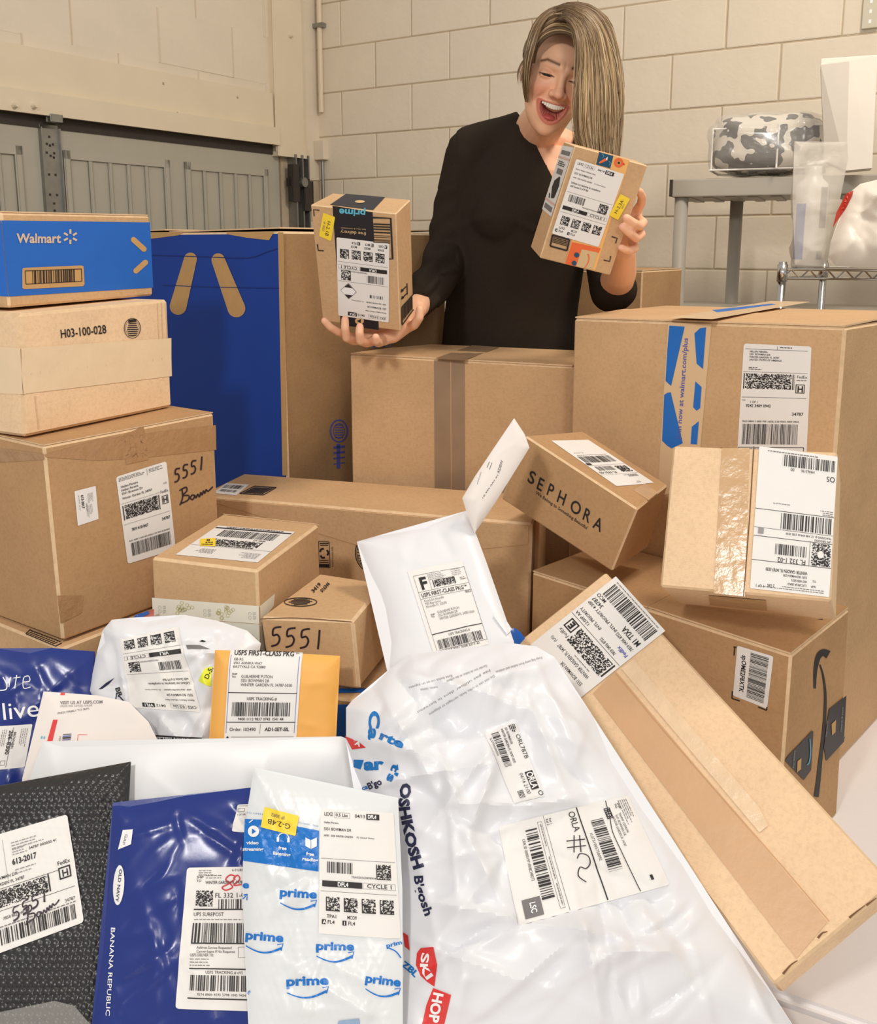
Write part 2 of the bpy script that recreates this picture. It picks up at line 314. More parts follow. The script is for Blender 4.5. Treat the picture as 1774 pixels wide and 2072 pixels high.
class Lab:
    """A rectangle W x H (millimetres) laid on a surface; quad = pixels of its reading-order TL, TR, BR, BL corners."""
    def __init__(s, surf, quad, W, H, parent, st=False, off=.0007):
        s.surf, s.W, s.H, s.parent, s.off = surf, W, H, parent, off
        s.q = [np.array(q, float) if st else surf.inv(*q) for q in quad]; s.ink = {}; s.sheet = None
    def map(s, x, y, off):
        a = (np.asarray(x, float)/s.W)[..., None]; b = (np.asarray(y, float)/s.H)[..., None]
        q = (1-a)*(1-b)*s.q[0] + a*(1-b)*s.q[1] + a*b*s.q[2] + (1-a)*b*s.q[3]
        return s.surf.eval(q[..., 0], q[..., 1], off)
    def paper(s, mat=None, r=4, name='shipping_label', label=None, off=None):
        cur = s.surf.curved; nx = max(6, int(s.W/3)) if cur else 10; ny = max(6, int(s.H/3)) if cur else 10
        xs = np.concatenate([[0, r*.3, r*.7], np.linspace(r, s.W-r, nx), [s.W-r*.7, s.W-r*.3, s.W]]); ys = np.concatenate([[0, r*.3, r*.7], np.linspace(r, s.H-r, ny), [s.H-r*.7, s.H-r*.3, s.H]])
        X, Y = np.meshgrid(xs, ys); cx = np.clip(X, r, s.W-r); cy = np.clip(Y, r, s.H-r); dx, dy = X-cx, Y-cy; d = np.hypot(dx, dy)
        m = np.maximum(np.abs(dx), np.abs(dy)); k = np.where((np.abs(dx) > 0) & (np.abs(dy) > 0), m/np.maximum(d, 1e-9), 1)
        X, Y = cx+dx*k, cy+dy*k
        v = s.map(X.ravel(), Y.ravel(), off or s.off); n, mm = len(xs), len(ys)
        F = [(j*n+i, (j+1)*n+i, (j+1)*n+i+1, j*n+i+1) for j in range(mm-1) for i in range(n-1)]
        s.sheet = mk(name, v, F, mat or PAPER, s.parent, smooth=cur)
        if label: s.sheet['label'] = label
        return s
    def add(s, v, f, c=None):
        c = c or INK; V, F, n = s.ink.setdefault(c.name, ([], [], [0]))
        V.append(np.asarray(v, float)); F += [tuple(i+n[0] for i in t) for t in f]; n[0] += len(v)
    def rect(s, x, y, w, h, c=None): s.add([(x, y), (x+w, y), (x+w, y+h), (x, y+h)], [(0, 2, 1), (0, 3, 2)], c)
    def poly(s, pts, c=None):
        v = [Vector(p) for p in pts]
        r = delaunay_2d_cdt(v, [(i, (i+1) % len(v)) for i in range(len(v))], [list(range(len(v)))], 1, 1e-6, False)
        f = []
        for t in r[2]:
            a, b, c_ = (r[0][i] for i in t[:3]); f.append(tuple(t) if (b-a).cross(c_-a) < 0 else tuple(reversed(t)))
        s.add([p[:] for p in r[0]], f, c)
    def frame(s, x, y, w, h, t=.6, c=None):
        s.rect(x, y, w, t, c); s.rect(x, y+h-t, w, t, c); s.rect(x, y, t, h, c); s.rect(x+w-t, y, t, h, c)
    def bars(s, x, y, w, h, seed=0, vert=True, c=None, u=.42):
        R = random.Random(seed); p = 0; L = w if vert else h
        while p < L:
            k = R.choice([1, 1, 1, 2, 2, 3])*u; k = min(k, L-p)
            if vert: s.rect(x+p, y, k, h, c)
            else: s.rect(x, y+p, w, k, c)
            p += k + R.choice([1, 1, 2, 2, 3])*u
    def matrix(s, x, y, sz, n=16, seed=0, c=None):
        R = random.Random(seed); q = sz/n; s.rect(x, y, q, sz, c); s.rect(x, y+sz-q, sz, q, c)
        for j in range(n-1):
            i = 1
            while i < n:
                if R.random() < .48:
                    k = 1
                    while i+k < n and R.random() < .4: k += 1
                    s.rect(x+i*q, y+j*q, k*q, q*1.02, c); i += k
                else: i += 1
    def noise(s, x, y, w, h, q=1.1, seed=0, c=None):
        R = random.Random(seed)
        for j in range(int(h/q)):
            i = 0
            while i < int(w/q):
                if R.random() < .5:
                    k = R.choice([1, 1, 2, 2]); s.rect(x+i*q, y+j*q, min(k, int(w/q)-i)*q, q*1.02, c); i += k
                else: i += 1
    def micro(s, x, y, w, n=1, lh=2.6, seed=0, c=None, h=1.1):      # print too small to read in the photo
        R = random.Random(seed)
        for j in range(n):
            p = 0; L = w*(R.uniform(.6, 1) if n > 1 else 1)
            while p < L:
                k = R.uniform(1.5, 6); s.rect(x+p, y+j*lh, min(k, L-p), h, c or GREYINK); p += k+R.uniform(.8, 1.3)
    def text(s, x, y, h, t, w=None, bold=0, c=None, align='l', shear=0, arch=None):
        v, f = glyphs(t, bold, shear)
        if not len(v): return
        k = h/.69; v = v*k; ww = v[:, 0].max()
        if w: v = v*np.array([w/ww, 1]); ww = w
        dx = {'l': 0, 'c': -ww/2, 'r': -ww}[align]; v = np.stack([v[:, 0]+x+dx, y-v[:, 1]], -1)
        if arch: v = arch(v)
        s.add(v, f, c)
    def stroke(s, pts, t=1.0, c=None, smooth=True):
        p = np.array(pts, float)
        if smooth and len(p) > 2:
            q = []
            for i in range(len(p)-1):
                p0, p1, p2, p3 = p[max(i-1, 0)], p[i], p[i+1], p[min(i+2, len(p)-1)]
                for u in np.linspace(0, 1, 6, endpoint=False): q.append(.5*((2*p1)+(-p0+p2)*u+(2*p0-5*p1+4*p2-p3)*u*u+(-p0+3*p1-3*p2+p3)*u**3))
            p = np.array(q+[p[-1]])
        d = np.gradient(p, axis=0); d /= (np.linalg.norm(d, axis=1)[:, None]+1e-9); n = np.stack([-d[:, 1], d[:, 0]], -1)
        t = np.linspace(t[0], t[1], len(p))[:, None] if hasattr(t, '__len__') else t
        v = np.vstack([p+n*t/2, p-n*t/2]); m = len(p)
        s.add(v, [x for i in range(m-1) for x in ((i, i+1, m+i+1), (i, m+i+1, m+i))], c)
    def disc(s, x, y, r, c=None, n=20, ry=None):
        ry = ry or r; v = [(x, y)]+[(x+r*math.cos(a), y+ry*math.sin(a)) for a in np.linspace(0, 2*math.pi, n, endpoint=False)]
        s.add(v, [(0, 1+(i+1) % n, 1+i) for i in range(n)], c)
    def ring(s, x, y, r, t, c=None, n=32, ry=None, a0=0, a1=2*math.pi):
        ry = ry or r; s.stroke([(x+r*math.cos(a), y+ry*math.sin(a)) for a in np.linspace(a0, a1, n)], t, c, False)
    def textl(s, p0, p1, h, t, bold=0, c=None, shear=0, up=None):     # text running from p0 to p1, letters h tall
        v, f = glyphs(t, bold, shear); p0, p1 = np.array(p0, float), np.array(p1, float); d = p1-p0; L = np.linalg.norm(d)
        u = np.array([d[1], -d[0]])/L if up is None else np.array(up, float)
        s.add(p0 + (v[:, :1]/v[:, 0].max())*d + v[:, 1:]/.69*h*u, f, c)
    def done(s, parent=None, name='printing', off=None, group=None):
        par = parent or s.sheet or s.parent
        for ci, (cn, (V, F, n)) in enumerate(s.ink.items()):
            v = np.vstack(V); f = F
            if s.surf.curved: v, f = subdiv2(v, f, 4.5 if isinstance(s.surf, Sheet) else 16)
            off_ = off or (s.off+(.0009 if isinstance(s.surf, Sheet) else .0005) if s.sheet else s.off)
            vv = s.map(v[:, 0], v[:, 1], off_+ci*.00025)
            o = mk(name, vv, f, D.materials[cn], par)
            if len(V) > 1: o['kind'] = 'stuff'
        return s
class Pix(Lab):                                 # print laid on a surface with photo pixels as its drawing units
    def __init__(s, surf, parent, off=.0008):
        s.surf, s.parent, s.off, s.ink, s.sheet = surf, parent, off, {}, None
    def map(s, x, y, off):
        q = s.surf.inv(x, y); return s.surf.eval(q[..., 0], q[..., 1], off)
    def capsule(s, a, ra, b, rb_, c, n=14):
        t = math.atan2(b[1]-a[1], b[0]-a[0]); A = [(a[0]+ra*math.cos(t+math.pi/2+u), a[1]+ra*math.sin(t+math.pi/2+u)) for u in np.linspace(0, math.pi, n)]
        B = [(b[0]+rb_*math.cos(t-math.pi/2+u), b[1]+rb_*math.sin(t-math.pi/2+u)) for u in np.linspace(0, math.pi, n)]; s.poly(A+B, c)
    def done(s, parent=None, name='printing', off=None, mx=None):
        mx = mx or (6 if isinstance(s.surf, Sheet) else 24)
        for ci, (cn, (V, F, n)) in enumerate(s.ink.items()):
            if name in STUFFY: sets = [(np.vstack(V), F)]
            else:
                sets = []; k = 0; i = 0
                for q in V:
                    f = []
                    while i < len(F) and min(F[i]) < k+len(q): f.append(tuple(a-k for a in F[i])); i += 1
                    sets.append((q, f)); k += len(q)
            for v, f in sets:
                if s.surf.curved: v, f = subdiv2(v, f, mx)
                o = mk(name, s.map(v[:, 0], v[:, 1], (off or s.off)+ci*.0002), f, D.materials[cn], parent or s.parent)
                if name in STUFFY and len(V) > 1: o['kind'] = 'stuff'
        return s
STUFFY = ('printing', 'barcode')
# handwriting used on several parcels: strokes in a 0..100 x 0..100 box
FIVE = [[(90, 5), (35, 12), (28, 45), (60, 42), (78, 62), (60, 88), (15, 98)]]
ONE = [[(55, 5), (50, 50), (42, 98)]]
def hand(lab, strokes, x, y, w, h, t, c=None):
    for st in strokes: lab.stroke([(x+a*w/100, y+b*h/100) for a, b in st], t, c or SHARPIE)
def hand5551(lab, x, y, w, h, t, slope=0, c=None):
    for i, g in enumerate((FIVE, FIVE, FIVE, ONE)): hand(lab, g, x+i*w/4.1, y+slope*i, w/4.4, h, t, c)
BOWMAN = [[(8, 12), (10, 60), (2, 98)], [(0, 20), (20, 8), (22, 30), (10, 48), (28, 55), (26, 78), (6, 90)], [(38, 55), (33, 70), (40, 80), (46, 62), (38, 55)], [(46, 58), (50, 74), (55, 56), (60, 72), (64, 48)], [(64, 48), (68, 64), (72, 44), (76, 58), (80, 40), (86, 50), (100, 30)]]

# ---------------------------------------------------------------- cartons
def corners(n): return [np.array(p) for p in BX[n]]
class Carton:
    def __init__(s, name, label, key, mat=None, cat='box', c=None, bev=.0035, face_mats=None, body='carton_body'):
        s.c = c if c is not None else corners(key)
        base = sum(s.c[4:])/4; s.root = thing(name, label, cat, base)
        K = lambda a, b, d: s.c[a+2*b+4*d]
        s.front = Patch(K(0,0,0), K(1,0,0), K(1,0,1), K(0,0,1)); s.top = Patch(K(0,1,0), K(1,1,0), K(1,0,0), K(0,0,0))
        s.left = Patch(K(0,1,0), K(0,0,0), K(0,0,1), K(0,1,1)); s.right = Patch(K(1,0,0), K(1,1,0), K(1,1,1), K(1,0,1))
        s.bottom = Patch(K(0,0,1), K(1,0,1), K(1,1,1), K(0,1,1)); s.back = Patch(K(1,1,0), K(0,1,0), K(0,1,1), K(1,1,1))
        bm = bmesh.new(); v = [bm.verts.new(p) for p in s.c]
        F = {'front': (0,1,5,4), 'back': (3,2,6,7), 'top': (2,3,1,0), 'left': (2,0,4,6), 'right': (1,3,7,5), 'bottom': (4,5,7,6)}
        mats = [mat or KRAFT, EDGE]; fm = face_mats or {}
        for k, f in F.items():
            fc = bm.faces.new([v[i] for i in f])
            if k in fm:
                if fm[k] not in mats: mats.append(fm[k])
                fc.material_index = mats.index(fm[k])
        bmesh.ops.recalc_face_normals(bm, faces=bm.faces); box_e = list(bm.edges)
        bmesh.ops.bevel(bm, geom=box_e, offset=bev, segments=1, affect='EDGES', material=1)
        if s.front.curved or s.top.curved or s.left.curved or s.right.curved:
            es = [e for e in bm.edges if e.calc_length() > .02]; bmesh.ops.subdivide_edges(bm, edges=es, cuts=9, use_grid_fill=True)
        s.body = from_bm(body, bm, None, s.root, mats=mats); s.mat = mat or KRAFT
    def slab(s, name, surf, q, th, mat=None, lift=0, label=None, edge=True, bow=0):   # slab lying on a face, q = (s0,t0,s1,t1) or 4 st corners
        if len(q) == 4 and not hasattr(q[0], '__len__'): q = [(q[0], q[1]), (q[2], q[1]), (q[2], q[3]), (q[0], q[3])]
        n = 7; bm = bmesh.new(); rows = []
        q = [np.array(p, float) for p in q]
        for layer in (0, 1):
            g = []
            for j in (0, 1):
                for i in range(n):
                    a = i/(n-1); p = (q[0]*(1-a)+q[1]*a) if j == 0 else (q[3]*(1-a)+q[2]*a)
                    wv = bow*math.sin(a*math.pi*2.3+1)*(1 if j else .2)
                    g.append(bm.verts.new(surf.eval(p[0], p[1], .0002+lift*(j)+wv + (th if layer else 0))))
            rows.append(g)
        lo, hi = rows
        for i in range(n-1):
            bm.faces.new((hi[i], hi[i+1], hi[n+i+1], hi[n+i])); bm.faces.new((lo[i+1], lo[i], lo[n+i], lo[n+i+1]))
            bm.faces.new((lo[i], lo[i+1], hi[i+1], hi[i])).material_index = 1; bm.faces.new((lo[n+i+1], lo[n+i], hi[n+i], hi[n+i+1])).material_index = 1
        bm.faces.new((lo[0], hi[0], hi[n], lo[n])).material_index = 1; bm.faces.new((hi[n-1], lo[n-1], lo[2*n-1], hi[2*n-1])).material_index = 1
        m = mat or s.mat; o = from_bm(name, bm, None, s.root, mats=[m, EDGE if edge else m])
        if label: o['label'] = label
        return o
    def flaps(s, surf, axis='t', th=.0028, gap=.004, at=.5, lift=.002, inset=.004):
        if axis == 't':
            s.slab('flap', surf, (inset, inset, 1-inset, at-gap/2), th, lift=lift*.3, bow=.0006); s.slab('flap', surf, (inset, 1-inset, 1-inset, at+gap/2), th, lift=lift*.6, bow=.0006)
        else:
            s.slab('flap', surf, [(inset, 1-inset), (inset, inset), (at-gap/2, inset), (at-gap/2, 1-inset)][::-1], th, lift=lift*.3, bow=.0006)
            s.slab('flap', surf, [(1-inset, inset), (1-inset, 1-inset), (at+gap/2, 1-inset), (at+gap/2, inset)][::-1], th, lift=0, bow=.0006)
    def lab(s, surf, quad, W, H, **k): return Lab(surf, quad, W, H, s.root, **k)

# ================================================================ the setting
WALL = plain('painted_block', (226, 214, 194), .7, noise=.05, scale=5, bump=.35, bscale=35)
WALLJ = plain('painted_mortar', (192, 176, 150), .85, noise=.08, scale=30, bump=.4, bscale=60)
TRIM = plain('painted_wood_trim', (226, 212, 186), .55, noise=.03, scale=8)
DOORM = plain('garage_door_steel', (178, 174, 160), .45, noise=.03, scale=10)
STEEL = plain('galvanised_steel', (150, 150, 146), .35, metal=.75, noise=.1, scale=40)
DARK = plain('dark_rubber', (58, 52, 46), .7, noise=.1)
KC = P(650, 495, 4.7)[:2]; DR = np.array([.8398, -.5429]); DL = np.array([-.5429, -.8398])
NR = np.array([-.5429, -.8398]); NL = np.array([.8398, -.5429])       # normals into the garage
def tw(px, dirv):                                # distance along a wall, from the corner, of a picture column
    r = ray(px, 495)[:2]; A = np.array([[dirv[0], -r[0]], [dirv[1], -r[1]]]); return np.linalg.solve(A, -KC)[0]
def wp(t, z, d, dirv, nrm): return (KC[0]+dirv[0]*t+nrm[0]*d, KC[1]+dirv[1]*t+nrm[1]*d, z)
fl = bmesh.new(); bx(fl, (-4, -1.5, -.1), (4.5, 7, 0)); tag(from_bm('floor', fl, plain('garage_floor', (150, 146, 140), .7, noise=.1, scale=6, bump=.2)), kind='structure')
Z0 = CAMZ+.107
def wall(name, dirv, nrm, t1, zmax, phase, hole=None):
    R = frame((*dirv, 0)); flip = 1 if (Vector((*nrm, 0)) @ R.col[1] if False else Vector((*nrm, 0)).dot(R.col[1])) > 0 else -1
    bm = bmesh.new(); o = (KC[0], KC[1], 0)
    def slab(x0, x1, z0, z1):
        ys = sorted((-.0035*flip, -.15*flip)); bx(bm, (x0, ys[0], z0), (x1, ys[1], z1), R, o)
    if hole: slab(-.15, hole[0], 0, zmax); slab(hole[0], t1, hole[1], zmax)
    else: slab(-.15, t1, 0, zmax)
    W = tag(from_bm(name, bm, WALLJ), kind='structure')
    bm = bmesh.new(); ys = sorted((-.05*flip, 0)); bx(bm, (.0025, ys[0], .0025), (.3975, ys[1], .1975), R, (0, 0, 0), bev=.0045)
    me = D.meshes.new('concrete_block'); bmesh.ops.recalc_face_normals(bm, faces=bm.faces); bm.to_mesh(me); bm.free(); me.materials.append(WALL)
    k = -7; rnd = random.Random(4)
    while Z0+.2*k < zmax-.05:
        z = Z0+.2*k; t = phase + (.2 if k % 2 else 0); t -= math.ceil(t/.4+0)*.4
        while t < t1:
            cut = hole and z < hole[1]-.1 and t+.4 > hole[0]+.05
            if t+.4 > .03 and not cut and z > -.05:
                b = D.objects.new('concrete_block', me); C.objects.link(b); b.parent = W
                b.location = (KC[0]+dirv[0]*max(t, -.3)+nrm[0]*rnd.uniform(-.0015, .0015), KC[1]+dirv[1]*max(t, -.3)+nrm[1]*rnd.uniform(-.0015, .0015), z)
            t += .4
        k += 1
    return W
wall('wall_right', DR, NR, 3.9, 2.75, tw(1446, DR)-.2)
T_D1 = tw(568, DL); T_J = tw(556, DL); T_J2 = tw(611, DL)
wall('wall_left', DL, NL, 3.3, 2.75, tw(416, DL), hole=(T_D1-.02, 1.84))
RL = frame((*DL, 0)); SL = 1 if Vector((*NL, 0)).dot(RL.col[1]) > 0 else -1
def lb(bm, t0, t1, z0, z1, d0, d1, bev=0):
    ys = sorted((d0*SL, d1*SL)); bx(bm, (t0, ys[0], z0), (t1, ys[1], z1), RL, (KC[0], KC[1], 0), bev)
bm = bmesh.new(); lb(bm, T_J2, T_J, CAMZ+.42, 2.75, 0, .03, .004); tag(from_bm('trim_1', bm, TRIM), kind='structure')
bm = bmesh.new(); lb(bm, T_J-.0, 3.3, CAMZ+.445, CAMZ+.512, 0, .05, .004); lb(bm, T_J2, T_J, CAMZ+.40, CAMZ+.45, 0, .04, .004); tag(from_bm('trim_2', bm, TRIM), kind='structure')
bm = bmesh.new(); lb(bm, T_J+.01, 3.3, CAMZ+.52, CAMZ+.66, 0, .02, .006); tag(from_bm('trim_3', bm, TRIM), kind='structure')
# garage door
DT = CAMZ+.405
bm = bmesh.new(); lb(bm, T_D1, 3.3, CAMZ-.13, DT, -.04, .0, .003); door = tag(from_bm('door_1', bm, DOORM), kind='structure')
bm = bmesh.new(); lb(bm, T_D1, 3.3, 0, CAMZ-.135, -.04, .0, .003); from_bm('door_section', bm, DOORM, door)
bm = bmesh.new(); lb(bm, T_D1-.01, 3.3, DT-.002, DT+.040, -.04, .006); from_bm('weather_strip', bm, DARK, door)
for (pa, pb, ribs) in ((381, 543, (418, 450, 480, 508)), (140, 347, (192, 231, 267, 303)), (-60, 55, (-30, -5, 10)), (-420, -130, (-370, -310, -250, -190))):
    t0, t1 = tw(pb, DL), tw(pa, DL); bm = bmesh.new(); z1 = DT-.075; z0 = CAMZ-.10
    for (i0, i1, dd) in ((0, .02, .008),):
        lb(bm, t0, t0+.022, z0, z1, 0, .009, .004); lb(bm, t1-.022, t1, z0, z1, 0, .009, .004); lb(bm, t0, t1, z1-.022, z1, 0, .009, .004); lb(bm, t0, t1, z0, z0+.022, 0, .009, .004)
    f = from_bm('raised_panel', bm, DOORM, door)
    for r in ribs:
        t = tw(r, DL); bm = bmesh.new(); lb(bm, t-.006, t+.006, z0+.022, z1-.03, 0, .007, .0025); from_bm('bead', bm, DOORM, f)
bm = bmesh.new(); ta, tb = tw(131, DL), tw(96, DL); lb(bm, ta, tb, CAMZ-.13, DT+.01, 0, .006, .001); lb(bm, ta-.004, ta, CAMZ-.13, DT, 0, .018); lb(bm, tb, tb+.004, CAMZ-.13, DT, 0, .018)
strap = from_bm('steel_strap', bm, STEEL, door)
bm = bmesh.new(); tm = (ta+tb)/2
for (dx, dz) in [(0, .03), (-.012, .055), (.012, .055), (0, .06), (-.015, .085), (.015, .085), (0, .095), (-.012, .1), (.012, .16), (-.014, .16), (-.014, .23), (.014, .23), (0, .26), (0, .285), (-.012, .30), (.012, .30), (0, .32)]:
    lb(bm, tm+dx-.003, tm+dx+.003, DT-dz-.003, DT-dz+.003, .0055, .0068, .001)
from_bm('bolt_hole', bm, DARK, strap)
bm = bmesh.new(); lb(bm, tm-.022, tm+.022, DT+.02, DT+.04, .03, .055, .003); from_bm('top_bracket', bm, STEEL, door)
# door track, roller and bracket
tr = thing('door_track', 'grey steel garage door track with roller beside the door jamb', 'door track', wp(tw(592, DL), 0, .02, DL, NL))
bm = bmesh.new()
for px in (588, 601, 613): t = tw(px, DL); lb(bm, t-.004, t+.004, 0, CAMZ+.41, 0, .05)
lb(bm, tw(613, DL), tw(588, DL), 0, CAMZ+.41, 0, .006); from_bm('rail', bm, STEEL, tr)
bm = bmesh.new(); lb(bm, tw(612, DL), tw(578, DL), CAMZ+.27, CAMZ+.30, .02, .05, .004); lb(bm, tw(590, DL), tw(578, DL), CAMZ+.2, CAMZ+.36, .03, .06, .004); lb(bm, tw(616, DL), tw(600, DL), CAMZ+.16, CAMZ+.29, .05, .06, .004); from_bm('roller_bracket', bm, DARK, tr)
bm = bmesh.new(); tube(bm, [wp(tw(596, DL), CAMZ+.285, .03, DL, NL), wp(tw(596, DL), CAMZ+.285, .075, DL, NL)], .022, 14); from_bm('roller', bm, STEEL, tr)
# conduit, junction box, screws on the walls
cd = thing('conduit', 'thin cream painted conduit running up the wall corner', 'pipe', wp(.03, CAMZ+.62, .012, DR, NR))
bm = bmesh.new(); tube(bm, [wp(.03, CAMZ+.62, .014, DR, NR), wp(.03, 2.75, .014, DR, NR)], .012, 12); from_bm('pipe', bm, TRIM, cd)
bm = bmesh.new(); ys = sorted((0, .0)); RR = frame((*DR, 0)); SR = 1 if Vector((*NR, 0)).dot(RR.col[1]) > 0 else -1
def rb(bm, t0, t1, z0, z1, d0, d1, bev=0):
    ys = sorted((d0*SR, d1*SR)); bx(bm, (t0, ys[0], z0), (t1, ys[1], z1), RR, (KC[0], KC[1], 0), bev)
rb(bm, 0.0, .06, CAMZ+1.0, CAMZ+1.02, 0, .03, .002); from_bm('pipe_clip', bm, STEEL, cd)
jb = thing('junction_box', 'small cream electrical box on the wall beside the door track', 'electrical box', wp(.02, CAMZ+.40, 0, DR, NR))
bm = bmesh.new(); rb(bm, -.0, .06, CAMZ+.40, CAMZ+.49, 0, .04, .004); from_bm('box_body', bm, WALL, jb)
bm = bmesh.new(); tube(bm, [wp(.03, CAMZ+.40, .014, DR, NR), wp(.03, .02, .014, DR, NR)], .008, 10); from_bm('cable', bm, STEEL, jb)
for i, (px, py) in enumerate(((588, 74), (485, 198), (340, 170), (365, 230), (33, 216), (71, 217))):
    t = tw(px, DL); q = ray(px, py); zz = CAMZ + q[2]*(wp(t, 0, 0, DL, NL)[1]/q[1]); bm = bmesh.new()
    d = .03 if px == 588 else .0
    if i in (4, 5): d = .05
    tube(bm, [wp(t, zz, d, DL, NL), wp(t, zz, d+.02, DL, NL)], [.011, .006], 8)
    o = from_bm('wall_anchor', bm, TRIM); tag(o, ['painted anchor bolt on the tall corner board', 'painted anchor bolt low on the block wall near the corner board', 'upper of two painted anchors above the garage door', 'lower of two painted anchors above the garage door', 'left screw of the pair on the door header', 'right screw of the pair on the door header'][i], 'bolt')
# white folding table
TT = .32
TW = plain('white_table_plastic', (240, 236, 236), .35, noise=.01, scale=4, bump=.08, bscale=120)
tb_ = thing('folding_table', 'white plastic folding table under the pile of parcels', 'table', (0, 1.2, 0))
def slab_poly(name, pts, z0, z1, mat, parent, bev=.008):
    bm = bmesh.new(); lo = [bm.verts.new((x, y, z0)) for x, y in pts]; hi = [bm.verts.new((x, y, z1)) for x, y in pts]; n = len(pts)
    bm.faces.new(lo[::-1]); bm.faces.new(hi)
    for i in range(n): bm.faces.new((lo[i], lo[(i+1) % n], hi[(i+1) % n], hi[i]))
    bmesh.ops.bevel(bm, geom=list(bm.edges), offset=bev, segments=3, affect='EDGES'); return from_bm(name, bm, mat, parent)
slab_poly('table_top', [(-1.15, 1.88), (1.08, .72), (1.08, 2.04), (-1.15, 2.04)], TT-.045, TT, TW, tb_)
slab_poly('table_top', [(-1.15, .3), (1.08, .3), (1.08, .712), (-1.15, 1.872)], TT-.045, TT-.003, TW, tb_)
for x in (-1.0, 1.0):
    for y in (.45, 1.95):
        bm = bmesh.new(); tube(bm, [(x, y, 0), (x, y, TT-.04)], .016, 12); from_bm('leg', bm, STEEL, tb_)
# ---------------------------------------------------------------- grey plastic shelf by the wall
GP = plain('grey_resin', (172, 166, 154), .5, noise=.03, scale=12)
sh = thing('resin_shelf', 'grey plastic shelving unit with round legs against the wall', 'shelf', (*P(1430, 600, 3.2)[:2], 0))
a = P(1357, 380, 3.0); ang = math.atan2(-.42, 1); dx = np.array([math.cos(ang), math.sin(ang)]); RS = frame((*dx, 0))
ztop = P(1357, 363, 3.0)[2]; zbot = P(1357, 399, 3.0)[2]
for nm, z1, z0 in (('shelf_board', ztop, zbot), ('shelf_board', CAMZ-.195, CAMZ-.25)):
    bm = bmesh.new(); bx(bm, (0, 0, z0), (.95, .36, z1), RS, (a[0], a[1], 0), .004)
    for i in range(14): bx(bm, (.03+i*.066, .02, z0-.004), (.06+i*.066, .34, z0+.01), RS, (a[0], a[1], 0))
    b = from_bm(nm, bm, GP, sh)
bm = bmesh.new(); bx(bm, (-.004, -.003, zbot+.002), (.006, .012, ztop-.001), RS, (a[0], a[1], 0)); from_bm('end_cap', bm, DARK, sh)
for (u, v) in ((.03, .03), (.17, .30), (.92, .03), (.92, .33)):
    q = Vector(RS @ Vector((u, v, 0))) + Vector((a[0], a[1], 0)); bm = bmesh.new(); tube(bm, [(q.x, q.y, .0), (q.x, q.y, zbot+.005)], .021, 20); from_bm('leg', bm, GP, sh, smooth=True)
# ---------------------------------------------------------------- chrome wire rack
CH = plain('chrome', (206, 204, 200), .18, metal=1.0, noise=.04)
rk = thing('wire_rack', 'chrome wire shelving rack with zigzag shelf edge', 'shelf', (*P(1600, 600, 2.33)[:2], 0))
r0 = P(1583, 545, 2.33); zr = r0[2]
for (px, Y) in ((1583, 2.33), (1666, 2.55), (2000, 2.2)):
    q = P(px, 545, Y); bm = bmesh.new(); tube(bm, [(q[0], q[1], 0), (q[0], q[1], zr+.018)], .0095, 14); 
    tube(bm, [(q[0], q[1], zr-.03), (q[0], q[1], zr+.012)], .0125, 14); from_bm('post', bm, CH, rk, smooth=True)
e0, e1 = P(1583, 545, 2.33), P(2000, 545, 2.2); e2 = P(1666, 545, 2.55); e0[2] = e1[2] = e2[2] = zr
bm = bmesh.new(); tube(bm, [e0, e1], .003, 8); lo0, lo1 = e0-np.array([0, 0, .022]), e1-np.array([0, 0, .022]); tube(bm, [lo0, lo1], .003, 8)
zz = [(e0 if k % 2 else lo0)*(1-k/22)+(e1 if k % 2 else lo1)*(k/22) for k in range(23)]
for p, q in zip(zz[:-1], zz[1:]): tube(bm, [p, q], .0022, 6)
tube(bm, [e0, e2], .003, 8); tube(bm, [e0-np.array([0, 0, .022]), e2-np.array([0, 0, .022])], .003, 8); from_bm('shelf_truss', bm, CH, rk)
bm = bmesh.new()
for k in range(24):
    p = e0*(1-k/24)+e1*(k/24); tube(bm, [p, p+(e2-e0)*1.0], .0016, 6)
tube(bm, [e2, e2+(e1-e0)], .003, 8); from_bm('wire_deck', bm, CH, rk)

# ================================================================ cartons
def strip(ct, surf, pts, w, mat, name='tape_strip', label=None, off=.0016):     # tape following photo points on a face
    L = Pix(surf, ct.root if hasattr(ct, 'root') else ct, off); L.stroke(pts, w, mat, False); L.done(name=name)
def fedex(l, big='34787', name=('HELLEN PEREIRA', '5551 BOWMAN DR', 'WINTER GARDEN FL 34787', 'UNITED STATES OF AMERICA'), trk='9242 3409 0942', seed=1, W=102, font=2.6):
    l.rect(3, 7, 94, .5); l.rect(52, 2, .5, 5); l.micro(56, 3, 18, 1, c=INK)
    for i, t in enumerate(name): l.text(10, 12+i*3.9, font, t, bold=.01)
    l.micro(10, 33, 22, 2, 2.4, seed, h=.9, c=INK); l.rect(2, 39.5, 96, .4)
    l.rect(3, 42, 1.6, 22); l.noise(6, 42, 70, 22, .95, seed); l.rect(77, 42, 1.4, 22); l.rect(79.5, 42, .5, 22, GREYINK)
    l.text(83, 47, 4, 'FedEx', w=15); l.micro(83, 49.5, 14, 1, h=1); l.frame(82, 56, 13, 13, 1.1); l.text(88.5, 67, 8.5, 'H', bold=.03, align='c')
    l.rect(2, 76, 96, .5); l.micro(3, 80, 5, 1); l.text(15, 84.5, 3, '1 OF 1', bold=.01); l.text(9, 90.5, 4, trk, bold=.015); l.text(95, 102, 4.6, big, bold=.015, align='r')
    l.text(5, 112.5, 2.6, '9622 0804 3 (000 990 1658) 2 00 '+trk, w=84, bold=.012)
def ups_fl(l, x, y, s=1.0): pass
